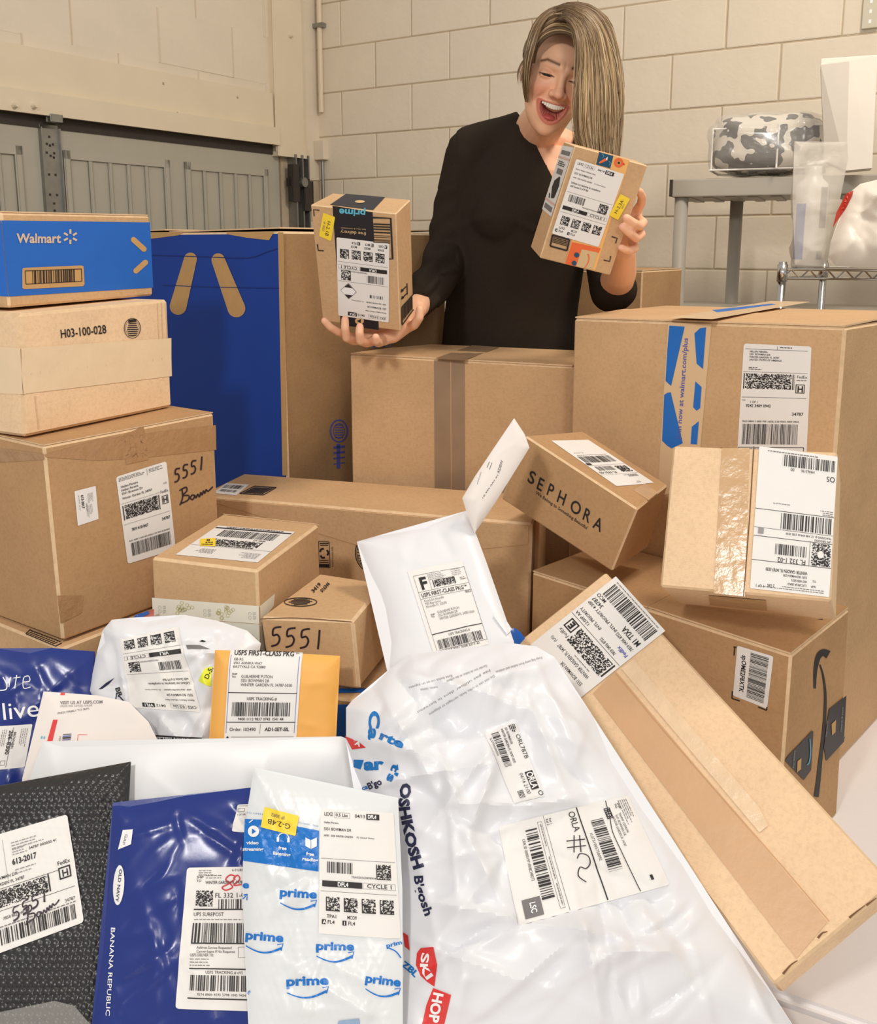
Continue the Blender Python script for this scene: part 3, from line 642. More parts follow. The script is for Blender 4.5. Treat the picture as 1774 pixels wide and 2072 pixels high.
Q = lambda a, b, c, d: [(a, b), (c, b), (c, d), (a, d)]
BB = plain('blue_carton_print', (28, 104, 200), .55, noise=.03, scale=20)
BBD = plain('deep_blue_carton_print', (0, 60, 158), .6, noise=.05, scale=9)
TAN = plain('bare_board_window', (200, 158, 104), .8, noise=.05, scale=40)
TANP = plain('pale_board_print', (214, 190, 168), .8, noise=.03, scale=40)

# --- A: small blue retail carton on top of the left stack
A = Carton('cardboard_box', 'small blue printed box on top of the left stack', 'A', KRAFT)
p = Pix(A.front, A.root, .0006); p.poly([(2, 446), (303, 450), (309.5, 582), (17, 600)], BB); p.done(name='blue_print')
p = Pix(A.front, A.root, .0012)
p.poly([(44, 545), (46, 542), (164, 537), (168, 539), (170, 575), (167, 579), (48, 585), (44, 583)], TAN)
for (a, b) in (((269, 485), (290, 504)), ((274, 548), (293, 531))): p.capsule(a, 5.5, b, 5.5, TAN)
p.text(33, 491, 18, 'Walmart', w=89, bold=.03, c=TANP)
for k in range(6):
    a = math.radians(90+60*k); p.stroke([(141+6*math.cos(a), 479-6*math.sin(a)), (141+15*math.cos(a), 479-15*math.sin(a))], 4.2, TANP, False)
p.done(name='white_print')
p = Pix(A.front, A.root, .0018)
for pts in ([(49, 548), (163, 544)], [(51, 575), (164, 569)], [(49, 548), (51, 575)], [(163, 544), (164, 569)]): p.stroke(pts, 1.2, INK, False)
R_ = random.Random(3); x = 64.0
while x < 150: k = R_.choice([1, 1, 2, 2.6]); p.stroke([(x, 548-(x-50)*.035), (x+.7, 575-(x-50)*.045)], k, INK, False); x += k+R_.choice([1, 1.5, 2.4])
p.done(name='barcode'); A.slab('flap', A.top, (.01, .01, .99, .49), .002); A.slab('flap', A.top, (.01, .51, .99, .99), .002)
p = Pix(A.left, A.root, .0006); p.poly([(-60, 444), (2, 446), (17, 600), (-50, 596)], BB); p.done(name='blue_print')

# --- B: carton with wide paper tape
B = Carton('cardboard_box', 'brown box with two bands of pale paper tape, middle of the left stack', 'B', KRAFT_L, bev=.005)
p = Pix(B.front, B.root, .0009); p.poly([(42, 704), (346, 684), (346, 726), (43, 760)], TAPE_P); p.poly([(43, 757), (346, 722), (347, 761), (47, 797)], TAPE_P); p.done(name='tape_strip')
p = Pix(B.left, B.root, .0009); p.poly([(-30, 700), (42, 704), (47, 797), (-30, 796)], TAPE_P); p.done(name='tape_strip')
p = Pix(B.front, B.root, .0009); p.textl((122, 684), (215, 674), 17, 'H03-100-028', bold=.012)
for r, t in ((20, 1.2), (16.5, .6)): p.ring(267, 664, r*.82, t, ry=r)
for i in range(7): p.stroke([(256+abs(i-3)*1.2, 655+i*4), (279-abs(i-3)*1.2, 654+i*4)], 1.8, INK, False)
p.poly([(259, 647), (275, 645), (275, 651), (259, 653)]); p.done()
p = Pix(B.front, B.root, .0008)
for x in (318, 326, 335): p.stroke([(x, 612), (x+3, 684)], 1.4, EDGE, False)
p.stroke([(70, 800), (78, 868)], 2, EDGE, False); p.done(name='score_line')

# --- C: big carton at the bottom of the left stack
Cb = Carton('cardboard_box', 'large brown box with marker writing and shipping label, bottom of the left stack', 'C', KRAFT_D, bev=.004)
Cb.flaps(Cb.top, 't', th=.0016, lift=0)
l = Cb.lab(Cb.front, [(234, 965), (336, 933), (355, 1111), (258, 1141)], 102, 160).paper(r=5)
l.micro(4, 4, 60, 3, 2.4, 4); l.rect(60, 2, .5, 12); l.micro(64, 4, 32, 3, 2.4, 5)
for i, t in enumerate(('Hellen Pereira', 'Hellen Pereira', '5551 Bowman Dr')): l.text(6, 22+i*6.2, 4, t, bold=.01)
l.text(6, 43, 4, 'Winter Garden FL 34787', bold=.01, w=60); l.text(90, 38, 3, '(US)'); l.rect(3, 50, 78, .4)
l.rect(4, 54, 1.8, 26); l.noise(8, 54, 68, 26, 1.1, 3); l.rect(77, 54, 1.8, 26); l.text(82, 53, 5, 'FedEx', w=17); l.frame(84, 58, 13, 15, 1.2); l.text(90.5, 70, 9, 'H', bold=.03, align='c')
l.rect(2, 88, 96, .4); l.text(16, 103, 5, '7859 4138 8427', bold=.02, w=34); l.text(97, 101, 5, '34787', bold=.015, align='r'); l.text(8, 121, 2.6, '9622 0080 3 (000 000 0000) 0 00 7859 4138 8427', w=86, bold=.01); l.bars(11, 124, 82, 24, 5); l.done()
l = Cb.lab(Cb.front, [(150, 994), (193, 983), (199, 1050), (157, 1064)], 60, 90).paper(r=2)
l2 = Lab(Cb.front, [(193, 983), (199, 1050), (157, 1064), (150, 994)], 90, 60, Cb.root); l2.text(14, 44, 7, '613-2017', bold=.03, w=36); l2.micro(14, 12, 26, 5, 3.2, 2, c=GREYPATCH); l2.micro(44, 16, 34, 5, 3.6, 3, c=GREYPATCH); l2.text(38, 32, 3, '34787 00000', bold=.01); l2.micro(12, 50, 40, 1); l2.done(parent=l.sheet, off=.0013)
p = Pix(Cb.front, Cb.root, .0009)
def hw(p, box, strokes, t, c=None, slope=0):
    x, y, w_, h_ = box
    for st in strokes: p.stroke([(x+a*w_/100, y+b*h_/100+slope*a/100) for a, b in st], t, c or SHARPIE)
for i, g in enumerate((FIVE, FIVE, FIVE, ONE)): hw(p, (350+i*16.5, 946-i*8, 15, 30), g, 3.2)
hw(p, (362, 985, 68, 38), BOWMAN, 2.8, slope=-12); p.done(name='handwriting')
CT = plain('clear_tape_film', (176, 136, 96), .2, noise=.05, scale=18, bump=.9, bscale=45, spec=.7)
p = Pix(Cb.front, Cb.root, .0007); p.poly([(88, 920), (200, 888), (436, 860), (437, 910), (300, 925), (200, 932), (92, 925)], CT); p.poly([(250, 880), (290, 862), (300, 930), (255, 940)], CT); p.poly([(115, 1205), (168, 1205), (165, 1240), (122, 1262)], CT); p.done(name='clear_tape')
p = Pix(Cb.left, Cb.root, .0007); p.poly([(-60, 900), (88, 918), (90, 930), (-60, 940)], CT); p.done(name='clear_tape')

# --- Z: flat carton under the left stack
zb = Cb.c; zt = min(q[2] for q in zb[4:])-.002
def box8(pts4, ztop, zbot):                      # pts4: near corner, u end, v end, diagonal
    return [np.array([x, y, ztop]) for x, y in pts4]+[np.array([x, y, zbot]) for x, y in pts4]
n0 = np.array(zb[4][:2]); uu = zb[5][:2]-n0; vv = zb[6][:2]-n0; uu /= np.linalg.norm(uu); vv /= np.linalg.norm(vv)
a0 = n0-uu*.012-vv*.012
zp = [a0, a0+uu*.42, a0+vv*.46, a0+uu*.42+vv*.46]
Z = Carton('cardboard_box', 'wide brown box with printed barcode under the left stack', None, KRAFT, c=box8(zp, zt, TT))
p = Pix(Z.top, Z.root, .0008)
for pts in ([(52, 1283), (62, 1274)], [(62, 1276), (122, 1299)], [(52, 1283), (112, 1308)], [(112, 1308), (125, 1302)]): p.stroke(pts, 1.8, INK, False)
for i in range(11): x = 62+i*5; p.stroke([(x-6, 1283+i*2.1), (x+4, 1279+i*2.1)], 1.4, INK, False)
p.done(name='barcode')

# --- D: tall blue carton
o = P(567, 468, 2.06)[:2]; zt = P(567, 468, 2.06)[2]; u = np.array([math.cos(math.radians(50)), math.sin(math.radians(50))]); v = np.array([-u[1], u[0]])
dc = box8([o, o+u*.56, o+v*.85, o+u*.56+v*.85], zt, 0.0)
Dd = Carton('cardboard_box', 'tall box with deep blue side and two bare petal shapes behind the stacks', None, cardboard('kraft_board_shaded', (164, 130, 92)), c=dc, face_mats={'left': BBD}, bev=.005)  # board colour darkened to carry the shade this back box stands in
p = Pix(Dd.left, Dd.root, .001)
for (a, ra, b, rb_) in (((386, 524), 13, (361, 620), 17), ((442, 526), 13.5, (479, 624), 18)):
    p.capsule(a, ra, b, rb_, TAN)
p.poly([(300, 470), (371, 469), (362, 476), (300, 484)], TAN); p.poly([(458, 469), (555, 469), (545, 486), (500, 481), (460, 474)], TAN); p.poly([(563, 470), (574, 470), (581, 962), (572, 962)], TAN)
p.done(name='bare_board_print')
CRB = plain('blue_crease', (4, 40, 120), .6); p = Pix(Dd.left, Dd.root, .0018)
p.stroke([(300, 516), (400, 519), (500, 522), (540, 510), (562, 503)], 1.5, CRB); p.stroke([(330, 577), (440, 581), (566, 583)], 1.3, CRB); p.done(name='crease')
p = Pix(Dd.front, Dd.root, .0008); pc = PURPLEINK
p.ring(685, 872, 17, 3, pc, ry=22); p.ring(685, 872, 11, 1.5, pc, ry=15)
for i in range(6): p.stroke([(677, 860+i*5), (693, 860+i*5)], 2, pc, False)
for i in range(4): p.stroke([(674, 906+i*11), (697, 903+i*11)], 5-i, pc, False)
p.stroke([(684, 898), (684, 948)], 7, pc, False); p.done()
p = Pix(Dd.front, Dd.root, .0008); p.poly([(748, 675), (792, 672), (791, 702), (747, 705)], GREYPATCH); p.done(name='tape_strip')
p = Pix(Dd.front, Dd.root, .0016); p.poly([(754, 690), (768, 694), (766, 703), (753, 701)], BLUEINK); p.stroke([(776, 676), (774, 702)], 7, BLUEINK, False); p.done()
Dd.slab('flap', Dd.top, (.01, .01, .99, .49), .003, lift=.004, bow=.002); Dd.slab('flap', Dd.top, (.01, .51, .99, .99), .003, lift=.004, bow=.002)

# --- Q: box behind the woman
q0 = P(1150, 552, 2.75); q1 = P(1300, 549, 2.62)
d = (q1-q0)[:2]; n = np.array([-d[1], d[0]])/np.linalg.norm(d)*.3; s0 = q0[:2]-d*1.2
Qb = Carton('cardboard_box', 'plain brown box standing behind the woman by the block wall', None, KRAFT_D, c=box8([s0, q1[:2], s0+n, q1[:2]+n], q1[2], 0))
Qb.flaps(Qb.top, 't')

# --- E: middle carton with brown tape
E_ = Carton('cardboard_box', 'wide brown box with worn vertical tape in front of the woman', 'E', KRAFT, bev=.004)
E_.flaps(E_.top, 't', lift=.003)
p = Pix(E_.front, E_.root, .0009); p.poly([(878, 729), (940, 733), (941, 1100), (880, 1095)], TAPE_G); p.done(name='tape_strip')
p = Pix(E_.front, E_.root, .0014); p.stroke([(912, 731), (913, 1095)], 1.4, TAPE, False); p.done(name='seam')
p = Pix(E_.top, E_.root, .0042); p.poly([(880, 729), (940, 733), (1010, 706), (955, 702)], TAPE_G); p.done(name='tape_strip')

# --- F: large carton with printed store tape and label
Fb = Carton('cardboard_box', 'largest brown box at the right with blue printed tape and shipping label', 'F', KRAFT, bev=.005)
Fb.flaps(Fb.top, 't', lift=.006)
p = Pix(Fb.front, Fb.root, .001); p.poly([(1352, 652), (1440, 656), (1410, 985), (1330, 1005)], plain('printed_tape_film', (222, 190, 150), .35, noise=.03, scale=20, spec=.5)); p.done(name='tape_strip')
t5 = lambda L: [(1340+x/5.72, 650+y/5.72) for x, y in L]
p = Pix(Fb.front, Fb.root, .0016)
for L in ([(85,50),(262,62),(208,135),(150,138),(105,748),(40,690),(62,320),(115,268),(70,225)], [(100,820),(85,1030),(30,1150),(75,1165),(70,1385),(240,1410),(110,1470),(60,1440),(35,1400),(0,1380),(25,850),(60,828)],
          [(375,140),(440,80),(510,70),(473,552),(400,490),(425,150)], [(385,695),(457,760),(440,1005),(400,1035),(360,995)], [(425,1155),(405,1425),(330,1420),(345,1220)]): p.poly(t5(L), BLUEINK)
a, b = t5([(214, 1360), (300, 195)]); p.textl(a, b, 9.5, 'Join now at walmart.com/plus', c=PURPLEINK, bold=.012); p.done()
p = Pix(Fb.top, Fb.root, .0085); p.poly([(1352, 652), (1440, 656), (1640, 618), (1560, 616)], MC['printed_tape_film']); p.poly([(1440, 636), (1560, 622), (1570, 624), (1450, 641)], BLUEINK); p.done(name='tape_strip')
l = Fb.lab(Fb.front, [(1505, 695), (1642, 701), (1630, 960), (1489, 960)], 102, 190).paper(r=4)
fedex(l); l.bars(6, 115, 82, 30, 8); l.frame(1, 149, 97, 15, .9)
l.micro(3, 151, 40, 3, 3.6, 6); l.text(50, 155, 3.4, 'RGC #', bold=.01); l.micro(50, 157, 22, 2, 3, 7); l.text(72, 158, 3.4, '#     R', bold=.01)
l.micro(18, 166, 48, 1, h=1.4); l.bars(4, 170, 90, 18, 9, u=.7); l.done()

# --- G: long carton with smile print and sticker
Gb = Carton('cardboard_box', 'long brown box with curved arrow print and barcode sticker, lower right', 'G', KRAFT_D, bev=.004)
Gb.flaps(Gb.top, 't', lift=.002)
l = Gb.lab(Gb.left, [(1565, 1328), (1552, 1434), (1483, 1407), (1492, 1306)], 110, 72).paper(r=4, name='barcode_sticker')
l.bars(6, 8, 96, 36, 12, u=.6); l.text(16, 60, 9, 'spOME2F8XTK', w=80, bold=.02); l.done(name='barcode')
p = Pix(Gb.left, Gb.root, .0008)
for pts in ([(1484, 1309), (1490, 1309)], [(1487, 1310), (1485, 1326)], [(1482, 1398), (1481, 1413)], [(1481, 1413), (1497, 1418)], [(1534, 1430), (1551, 1437)], [(1551, 1437), (1552, 1430)]): p.stroke(pts, 2.4, INK, False)
p.done(name='corner_mark')
p = Pix(Gb.top, Gb.root, .003)
for pts in ([(1692, 1229), (1700, 1234)], [(1700, 1234), (1689, 1235)], [(1652, 1256), (1664, 1257)]): p.stroke(pts, 1.8, INK, False)
p.done(name='corner_mark')
p = Pix(Gb.right if False else Gb.front, Gb.root, .0009)
z1 = lambda L: [(1050+x/2.199, 1130+y/2.199) for x, y in L]
p.stroke(z1([(1374, 428), (1350, 418), (1328, 440), (1316, 500), (1313, 578)]), (17, 4), INK)
p.stroke(z1([(1336, 472), (1350, 520), (1360, 600), (1358, 700), (1350, 800), (1338, 900), (1330, 980), (1320, 1060)]), (3, 10), INK)
p.done(name='arrow_print')
p = Pix(Gb.front, Gb.root, .0016)
p.poly(z1([(1375,670),(1452,608),(1442,790),(1350,850),(1362,760)]), BLACKTAPE); p.poly(z1([(1190,880),(1300,765),(1305,770),(1295,940),(1262,985),(1180,900)]), BLACKTAPE); p.poly(z1([(1352,830),(1446,790),(1440,815),(1362,900)]), BLACKTAPE); p.done(name='black_tape')
p = Pix(Gb.front, Gb.root, .0022)
p.poly(z1([(1384, 735), (1404, 715), (1402, 770), (1386, 786)]), TAN); p.poly(z1([(1232, 900), (1250, 885), (1248, 935), (1230, 950)]), TAN)
p.stroke(z1([(1287, 800), (1290, 860), (1284, 905), (1274, 915)]), 2.2, plain('light_blue_ink', (90, 170, 210), .5), True)
p.textl(*z1([(1362, 790), (1368, 720)]), 3.5, 'free returns', c=GREYPATCH); p.textl(*z1([(1428, 770), (1436, 660)]), 3.5, 'rewards & more', c=GREYPATCH); p.textl(*z1([(1216, 930), (1222, 850)]), 3.5, 'free delivery', c=GREYPATCH); p.done()

# --- J: long low carton behind the mailers
J_ = Carton('cardboard_box', 'long low brown box with round maker stamp in the middle of the pile', 'J', KRAFT, bev=.004)
l = J_.lab(J_.top, [(458, 978), (504, 981), (478, 1003), (430, 998)], 70, 50).paper(r=2, name='barcode_sticker'); l.bars(6, 8, 56, 16, 3, u=.8); l.bars(10, 30, 50, 10, 4, u=.8); l.done(name='barcode')
p = Pix(J_.top, J_.root, .0008)
for pts in ([(485, 999), (515, 984)], [(515, 984), (559, 987)], [(559, 987), (533, 1002)], [(533, 1002), (485, 999)]): p.stroke(pts, 1.6, INK, False)
for i in range(12): x = 492+i*3.4; p.stroke([(x, 998+i*.2), (x+24, 986.5+i*.12)], 1.2, INK, False)
p.done(name='barcode')
p = Pix(J_.front, J_.root, .0009)
cx_, cy_ = 762, 1118
for r, t in ((43, 2), (40, 1), (29, 1.2)): p.ring(cx_, cy_, r, t)
def arc(p, cx, cy, r, t, h, a0, a1, flip=False):
    n = len(t)
    for i, ch in enumerate(t):
        if ch == ' ': continue
        a = math.radians(a0+(a1-a0)*i/(n-1)); x, y = cx+r*math.cos(a), cy-r*math.sin(a); d = np.array([math.sin(a), math.cos(a)]); d = -d if flip else d
        p.textl((x-d[0]*h*.35, y-d[1]*h*.35), (x+d[0]*h*.35, y+d[1]*h*.35), h, ch, bold=.02)
arc(p, cx_, cy_, 32, 'PACKAGING CORPORATION', 7, 215, 35); arc(p, cx_, cy_, 38, 'OF AMERICA  JACKSON', 6, 325, 225, True)
p.textl((745, 1112), (779, 1116), 7, 'BOX MADE'); p.textl((743, 1126), (781, 1130), 7, 'IN THE USA')
X0, Y0 = 645, 1095
for pts in ([(X0, Y0), (666, 1096)], [(666, 1096), (668, 1148)], [(668, 1148), (X0, 1147)], [(X0, Y0), (X0, 1147)]): p.stroke(pts, 1.3, INK, False)
for k in range(3):
    a = math.radians(90+120*k); b = math.radians(90+120*k+75); c_ = (655.5, 1119)
    p.stroke([(c_[0]+8*math.cos(a), c_[1]-9*math.sin(a)), (c_[0]+9*math.cos((a+b)/2), c_[1]-10*math.sin((a+b)/2)), (c_[0]+8*math.cos(b), c_[1]-9*math.sin(b))], 4, INK)
p.rect(647, 1133, 18, 1.5); p.rect(647, 1137, 18, 1.5); p.rect(646, 1141, 20, 6.5); p.rect(647, 1098, 18, 2.4); p.rect(648, 1102, 16, 2)
p.textl((675, 1147), (674, 1106), 4, 'how2recycle.info'); p.done()
J_.slab('flap', J_.front, [(0.005, .012), (.99, .012), (.99, .09), (.62, .2)], .002); J_.slab('tape_strip', J_.right, (.05, .0, .2, .6), .0006, TAPE_G, edge=False)

# --- H: box with printed paper tape
FT = plain('printed_paper_tape', (236, 232, 216), .45, noise=.02, scale=8); FLW = plain('pale_olive_print', (196, 188, 140), .6); BBC = plain('pale_grey_print', (196, 198, 192), .6)
H_ = Carton('cardboard_box', 'brown box wrapped in flower printed white tape, with label and yellow sticker on top', 'H', KRAFT, bev=.004)
p = Pix(H_.front, H_.root, .0008); p.poly([(308, 1209), (524, 1226), (525, 1262), (310, 1246)], FT); p.poly([(310, 1247), (525, 1263), (527, 1345), (312, 1330)], plain('printed_paper_tape_back', (222, 222, 208), .5, noise=.03)); p.done(name='tape_strip')
p = Pix(H_.right, H_.root, .0008); p.poly([(525, 1226), (555, 1201), (553, 1225), (526, 1262)], FT); p.poly([(526, 1263), (545, 1242), (540, 1330), (527, 1345)], MC['printed_paper_tape_back']); p.done(name='tape_strip')
p = Pix(H_.front, H_.root, .0014); rr = random.Random(2)
for (x, y) in ((372, 1232), (460, 1240), (505, 1296)):
    for k in range(16):
        a = rr.uniform(0, 6.28); r = rr.uniform(2, 19); p.ring(x+r*math.cos(a), y+r*.7*math.sin(a), 3.4, 1.0, FLW, 10)
for (x, y) in ((321, 1232), (412, 1239), (503, 1245)):
    p.textl((x, y-8), (x+.5, y+8), 6, 'CO', c=BBC); p.textl((x+9, y-8), (x+9.5, y+8), 6, 'BB', c=BBC)
p.done()
l = H_.lab(H_.top, [(521, 1139), (355, 1123), (441, 1064), (597, 1077)], 152, 102).paper(r=1)
l.rect(2, 92, 148, 3.6); l.micro(20, 97.5, 112, 1, h=2, c=INK); l.bars(20, 66, 108, 22, 4, u=.8); l.text(30, 64, 4, '56401 UT', bold=.02); l.noise(34, 40, 84, 18, 1.4, 5); l.rect(31, 40, 2.4, 18); l.rect(119, 40, 2.4, 18); l.micro(36, 36, 80, 1, h=2.6, c=INK); l.rect(0, 33, 150, .6, GREYINK)
l.micro(10, 8, 40, 5, 3.4, 3, c=GREYPATCH); l.micro(94, 12, 36, 4, 3.4, 4); l.done()
l2 = Lab(H_.top, [(436, 1107), (404, 1106), (405, 1092), (436, 1090)], 30, 20, H_.root); l2.paper(YELLOW, 1, 'yellow_sticker', off=.0016); l2.rect(11, 12, 3, 5); l2.rect(15, 12, 2, 5); l2.micro(5, 3, 22, 2, 5, 2, c=INK, h=1.6); l2.done(off=.0022)
p = Pix(H_.top, H_.root, .001); p.stroke([(452, 1041), (645, 1062)], 1, EDGE, False); p.done(name='score_line')

# --- I: small box marked 5551
I_ = Carton('cardboard_box', 'small brown box with 5551 written in black marker on its end', 'I', KRAFT, bev=.004)
p = Pix(I_.front, I_.root, .0009)
for i, g in enumerate((FIVE, FIVE, FIVE, ONE)): hw(p, (545+i*29, 1266+i*2, 27, 42), g, 3.8)
p.done(name='handwriting')
p = Pix(I_.top, I_.root, .001); p.ring(608, 1219, 33, 1.6, ry=8.5)
for i in range(5): p.stroke([(584+abs(i-2)*5, 1214+i*2.6), (632-abs(i-2)*5, 1212.5+i*2.6)], 1.5, INK, False)
p.textl((634, 1201), (650, 1184), 7, '3419', bold=.03); p.textl((652, 1200), (668, 1183), 7, '016344', bold=.03); p.done()
I_.flaps(I_.front, 't', gap=.006, at=.12, inset=.01) if False else None
p = Pix(I_.front, I_.root, .0007); p.stroke([(716, 1262), (728, 1390)], 5, EDGE, False); p.stroke([(528, 1252), (600, 1250), (712, 1258)], 2, EDGE_D); p.done(name='worn_edge')

# --- W: carton with blue print under the 5551 box
i4 = I_.c[4]; wt = min(q[2] for q in I_.c[4:])-.003; uw = (I_.c[5]-I_.c[4])[:2]; uw /= np.linalg.norm(uw); vw = np.array([-uw[1], uw[0]])
w0 = i4[:2]+uw*.004-vw*.02
Wb = Carton('cardboard_box', 'brown and blue printed box under the box marked 5551', None, KRAFT, c=box8([w0, w0+uw*.19, w0+vw*.22, w0+uw*.19+vw*.22], wt, TT))
p = Pix(Wb.front, Wb.root, .001); p.poly([(560, 1425), (760, 1425), (760, 1600), (560, 1600)], BB); p.done(name='blue_print')
p = Pix(Wb.top, Wb.root, .001); p.poly([(600, 1405), (735, 1402), (745, 1394), (610, 1395)], BB); p.done(name='blue_print')
h0 = H_.c[4][:2]; hu = (H_.c[5]-H_.c[4])[:2]; hu /= np.linalg.norm(hu); hv = np.array([-hu[1], hu[0]])
hb = h0+hv*.002
Vb = Carton('cardboard_box', 'plain brown box under the box with flower printed tape', None, KRAFT, c=box8([hb, hb+hu*.175, hb+hv*.225, hb+hu*.175+hv*.225], H_.c[4][2]-.002, TT))

# --- K: cosmetics shop box
K_ = Carton('cardboard_box', 'tilted brown box with large black shop lettering', 'K', KRAFT_D, bev=.003)
p = Pix(K_.front, K_.root, .0009); z5 = lambda L: [(1000+x/4.668, 840+y/4.668) for x, y in L]
ax = np.array([705, 470.]); ax /= np.linalg.norm(ax)
for ch, (x, y), w_ in (('S', (308, 620), 70), ('E', (392, 686), 62), ('P', (488, 742), 62), ('H', (583, 808), 82), ('O', (706, 893), 108), ('R', (826, 975), 78), ('A', (928, 1056), 88)):
    x -= 0; p.textl(*z5([(x, y), (x+w_*.86, y+w_*.56)]), 24, ch, bold=.012, up=(.30, -.955))
p.textl(*z5([(392, 742), (872, 1078)]), 6.2, 'We Belong to Something Beautiful', bold=.008, up=(.35, -.93)); p.done()
l = K_.lab(K_.top, z5([(1505, 640), (1150, 672), (535, 243), (885, 235)]), 102, 160).paper(r=2)
l.micro(30, 6, 12, 2, 3); l.rect(0, 36, 102, .4); l.micro(12, 26, 40, 3, 2.6, 3, c=INK); l.noise(8, 42, 30, 22, 1.5, 3); l.text(98, 46, 6, 'FL 3321-02', align='r', bold=.01, w=44); l.bars(46, 50, 44, 14, 4, u=.6); l.rect(2, 68, 99, .5); l.rect(88, 70, 12, 6); l.bars(12, 78, 84, 22, 3, u=.6); l.micro(12, 104, 80, 1); l.micro(66, 112, 26, 1); l.done()
K_.slab('tape_strip', K_.top, (.86, .34, 1.0, .66), .0005, TAPE, edge=False)

# --- L: box leaning in front of the largest box
L_ = Carton('cardboard_box', 'square brown box with glossy tape and big upside down label, standing before the largest box', 'L', KRAFT_L, bev=.003)
z6 = lambda L: [(1310+x/3.047, 600+y/3.047) for x, y in L]
p = Pix(L_.front, L_.root, .001); p.poly(z6([(458, 935), (628, 935), (600, 1850), (408, 1830)]), TAPE); p.done(name='glossy_tape')
p = Pix(L_.bottom, L_.root, .001); p.poly(z6([(378, 1840), (730, 1870), (735, 1935), (385, 1900)]), TAPE); p.done(name='tape_strip')
p = Pix(L_.front, L_.root, .0012); p.stroke(z6([(655, 925), (630, 1350), (592, 1850)]), 2.2, EDGE_D, False); p.done(name='seam')
l = L_.lab(L_.front, z6([(1120, 1855), (632, 1800), (690, 925), (1172, 990)]), 140, 216, off=.0018).paper(r=2)
l.micro(10, 4, 110, 2, 3, 2); l.text(96, 9, 4, '2 LBS', bold=.01); l.text(114, 7, 4, '1 OF 1', bold=.01)
l.text(40, 14, 3.4, 'LUCIANA BIASI', bold=.01); l.text(40, 20, 3.4, '407-000-5551', bold=.01); l.text(40, 26, 3.4, '5551 BOWMAN DR', bold=.01); l.text(40, 33, 4.6, 'WINTER GARDEN FL 34787-5030', bold=.015, w=74); l.text(24, 14, 3, 'SHIP', bold=.01); l.text(24, 22, 3, 'TO', bold=.01)
l.rect(0, 42, 140, .8); l.noise(2, 44, 34, 34, 1.5, 4); l.disc(19, 61, 5.5, PAPER); l.ring(19, 61, 5, .9); l.ring(19, 61, 2.8, .9); l.rect(38, 43, .6, 36)
l.text(44, 50, 7, 'FL 332 1-02', w=50, bold=.008); l.bars(44, 54, 56, 16, 3, u=.8); l.rect(0, 78, 140, .8); l.text(2, 83, 3.2, 'UPS GROUND', bold=.01); l.text(2, 88, 3, 'TRACKING #: 1Z X48 434 03 2282 0030', w=80, bold=.008); l.rect(122, 82, 10, 9, GREYPATCH); l.rect(0, 91, 140, .5)
l.bars(4, 93, 88, 24, 6, u=1); l.rect(0, 119, 140, .8); l.micro(2, 121, 26, 3, 3, 3); l.micro(78, 130, 30, 1)
l.text(2, 182, 8, 'OS', bold=.005); l.text(38, 188, 4.6, 'H4463196', w=24); l.text(74, 188, 4.6, '00'); l.bars(4, 190, 92, 18, 7, u=.9); l.micro(34, 210, 90, 1, h=1.6); l.done()
p = Pix(L_.top, L_.root, .001); p.poly([(1456, 907), (1512, 908), (1520, 940), (1462, 938)], TAPE); p.done(name='tape_strip')

# --- M: long pale box in the foreground
M_ = Carton('cardboard_box', 'long pale brown box slanting across the lower right foreground', 'M', KRAFT_L, bev=.003)
TPM = plain('dull_tape', (214, 172, 130), .4, noise=.04, scale=14, bump=.4, bscale=30); TPH = plain('gloss_tape', (238, 208, 172), .3, noise=.05, scale=30, bump=.8, bscale=50)
p = Pix(M_.front, M_.root, .0009); p.poly(z1([(330, 600), (430, 500), (1370, 1620), (1235, 1780)]), TPM); p.done(name='tape_strip')
p = Pix(M_.front, M_.root, .0014); p.poly(z1([(455, 490), (510, 450), (1070, 1110), (1060, 1165), (1110, 1190), (1070, 1220)]), TPH); p.done(name='clear_tape')
p = Pix(M_.front, M_.root, .0016); p.stroke(z1([(430, 510), (640, 760), (900, 1060), (1180, 1380), (1380, 1615)]), 2.2, plain('seam_shadowless', (206, 160, 116), .8), False); p.done(name='seam')
p = Pix(M_.front, M_.root, .0018)
for pts in ([(1470, 1600), (1500, 1575), (1540, 1545)], [(1330, 1690), (1350, 1668), (1372, 1662)], [(1175, 1850), (1210, 1810), (1240, 1790)], [(1545, 1545), (1590, 1512)]): p.stroke(z1(pts), (5, 1.5), EDGE_D)
p.done(name='torn_edge')
l = M_.lab(M_.front, [(1348, 1279), (1172, 1418), (1098, 1336), (1238, 1166)] if False else z1([(652, 325), (258, 636), (45, 400), (432, 82)]), 152, 102, off=.002) if False else None
l = M_.lab(M_.front, z1([(258, 636), (45, 392), (432, 82), (652, 325)]), 102, 152, off=.0022).paper(r=1)
l.text(10, 9, 5, 'YASMIN ELIAS', bold=.005, w=36); l.text(12, 21, 5, '5551 BOWMAN DR', bold=.005, w=42); l.text(14, 34, 5, 'WINTER GARDEN FL 34787', bold=.005, w=62); l.text(92, 34, 4, '(US)', align='r'); l.micro(20, 38, 30, 1)
l.rect(4, 46, 2.2, 24); l.noise(8, 44, 66, 26, 1.2, 4); l.text(76, 50, 5, 'FedEx', w=18); l.frame(78, 54, 16, 16, 1.8); l.text(86, 67, 9.5, 'E', bold=.05, align='c'); l.rect(1, 74, 100, .6)
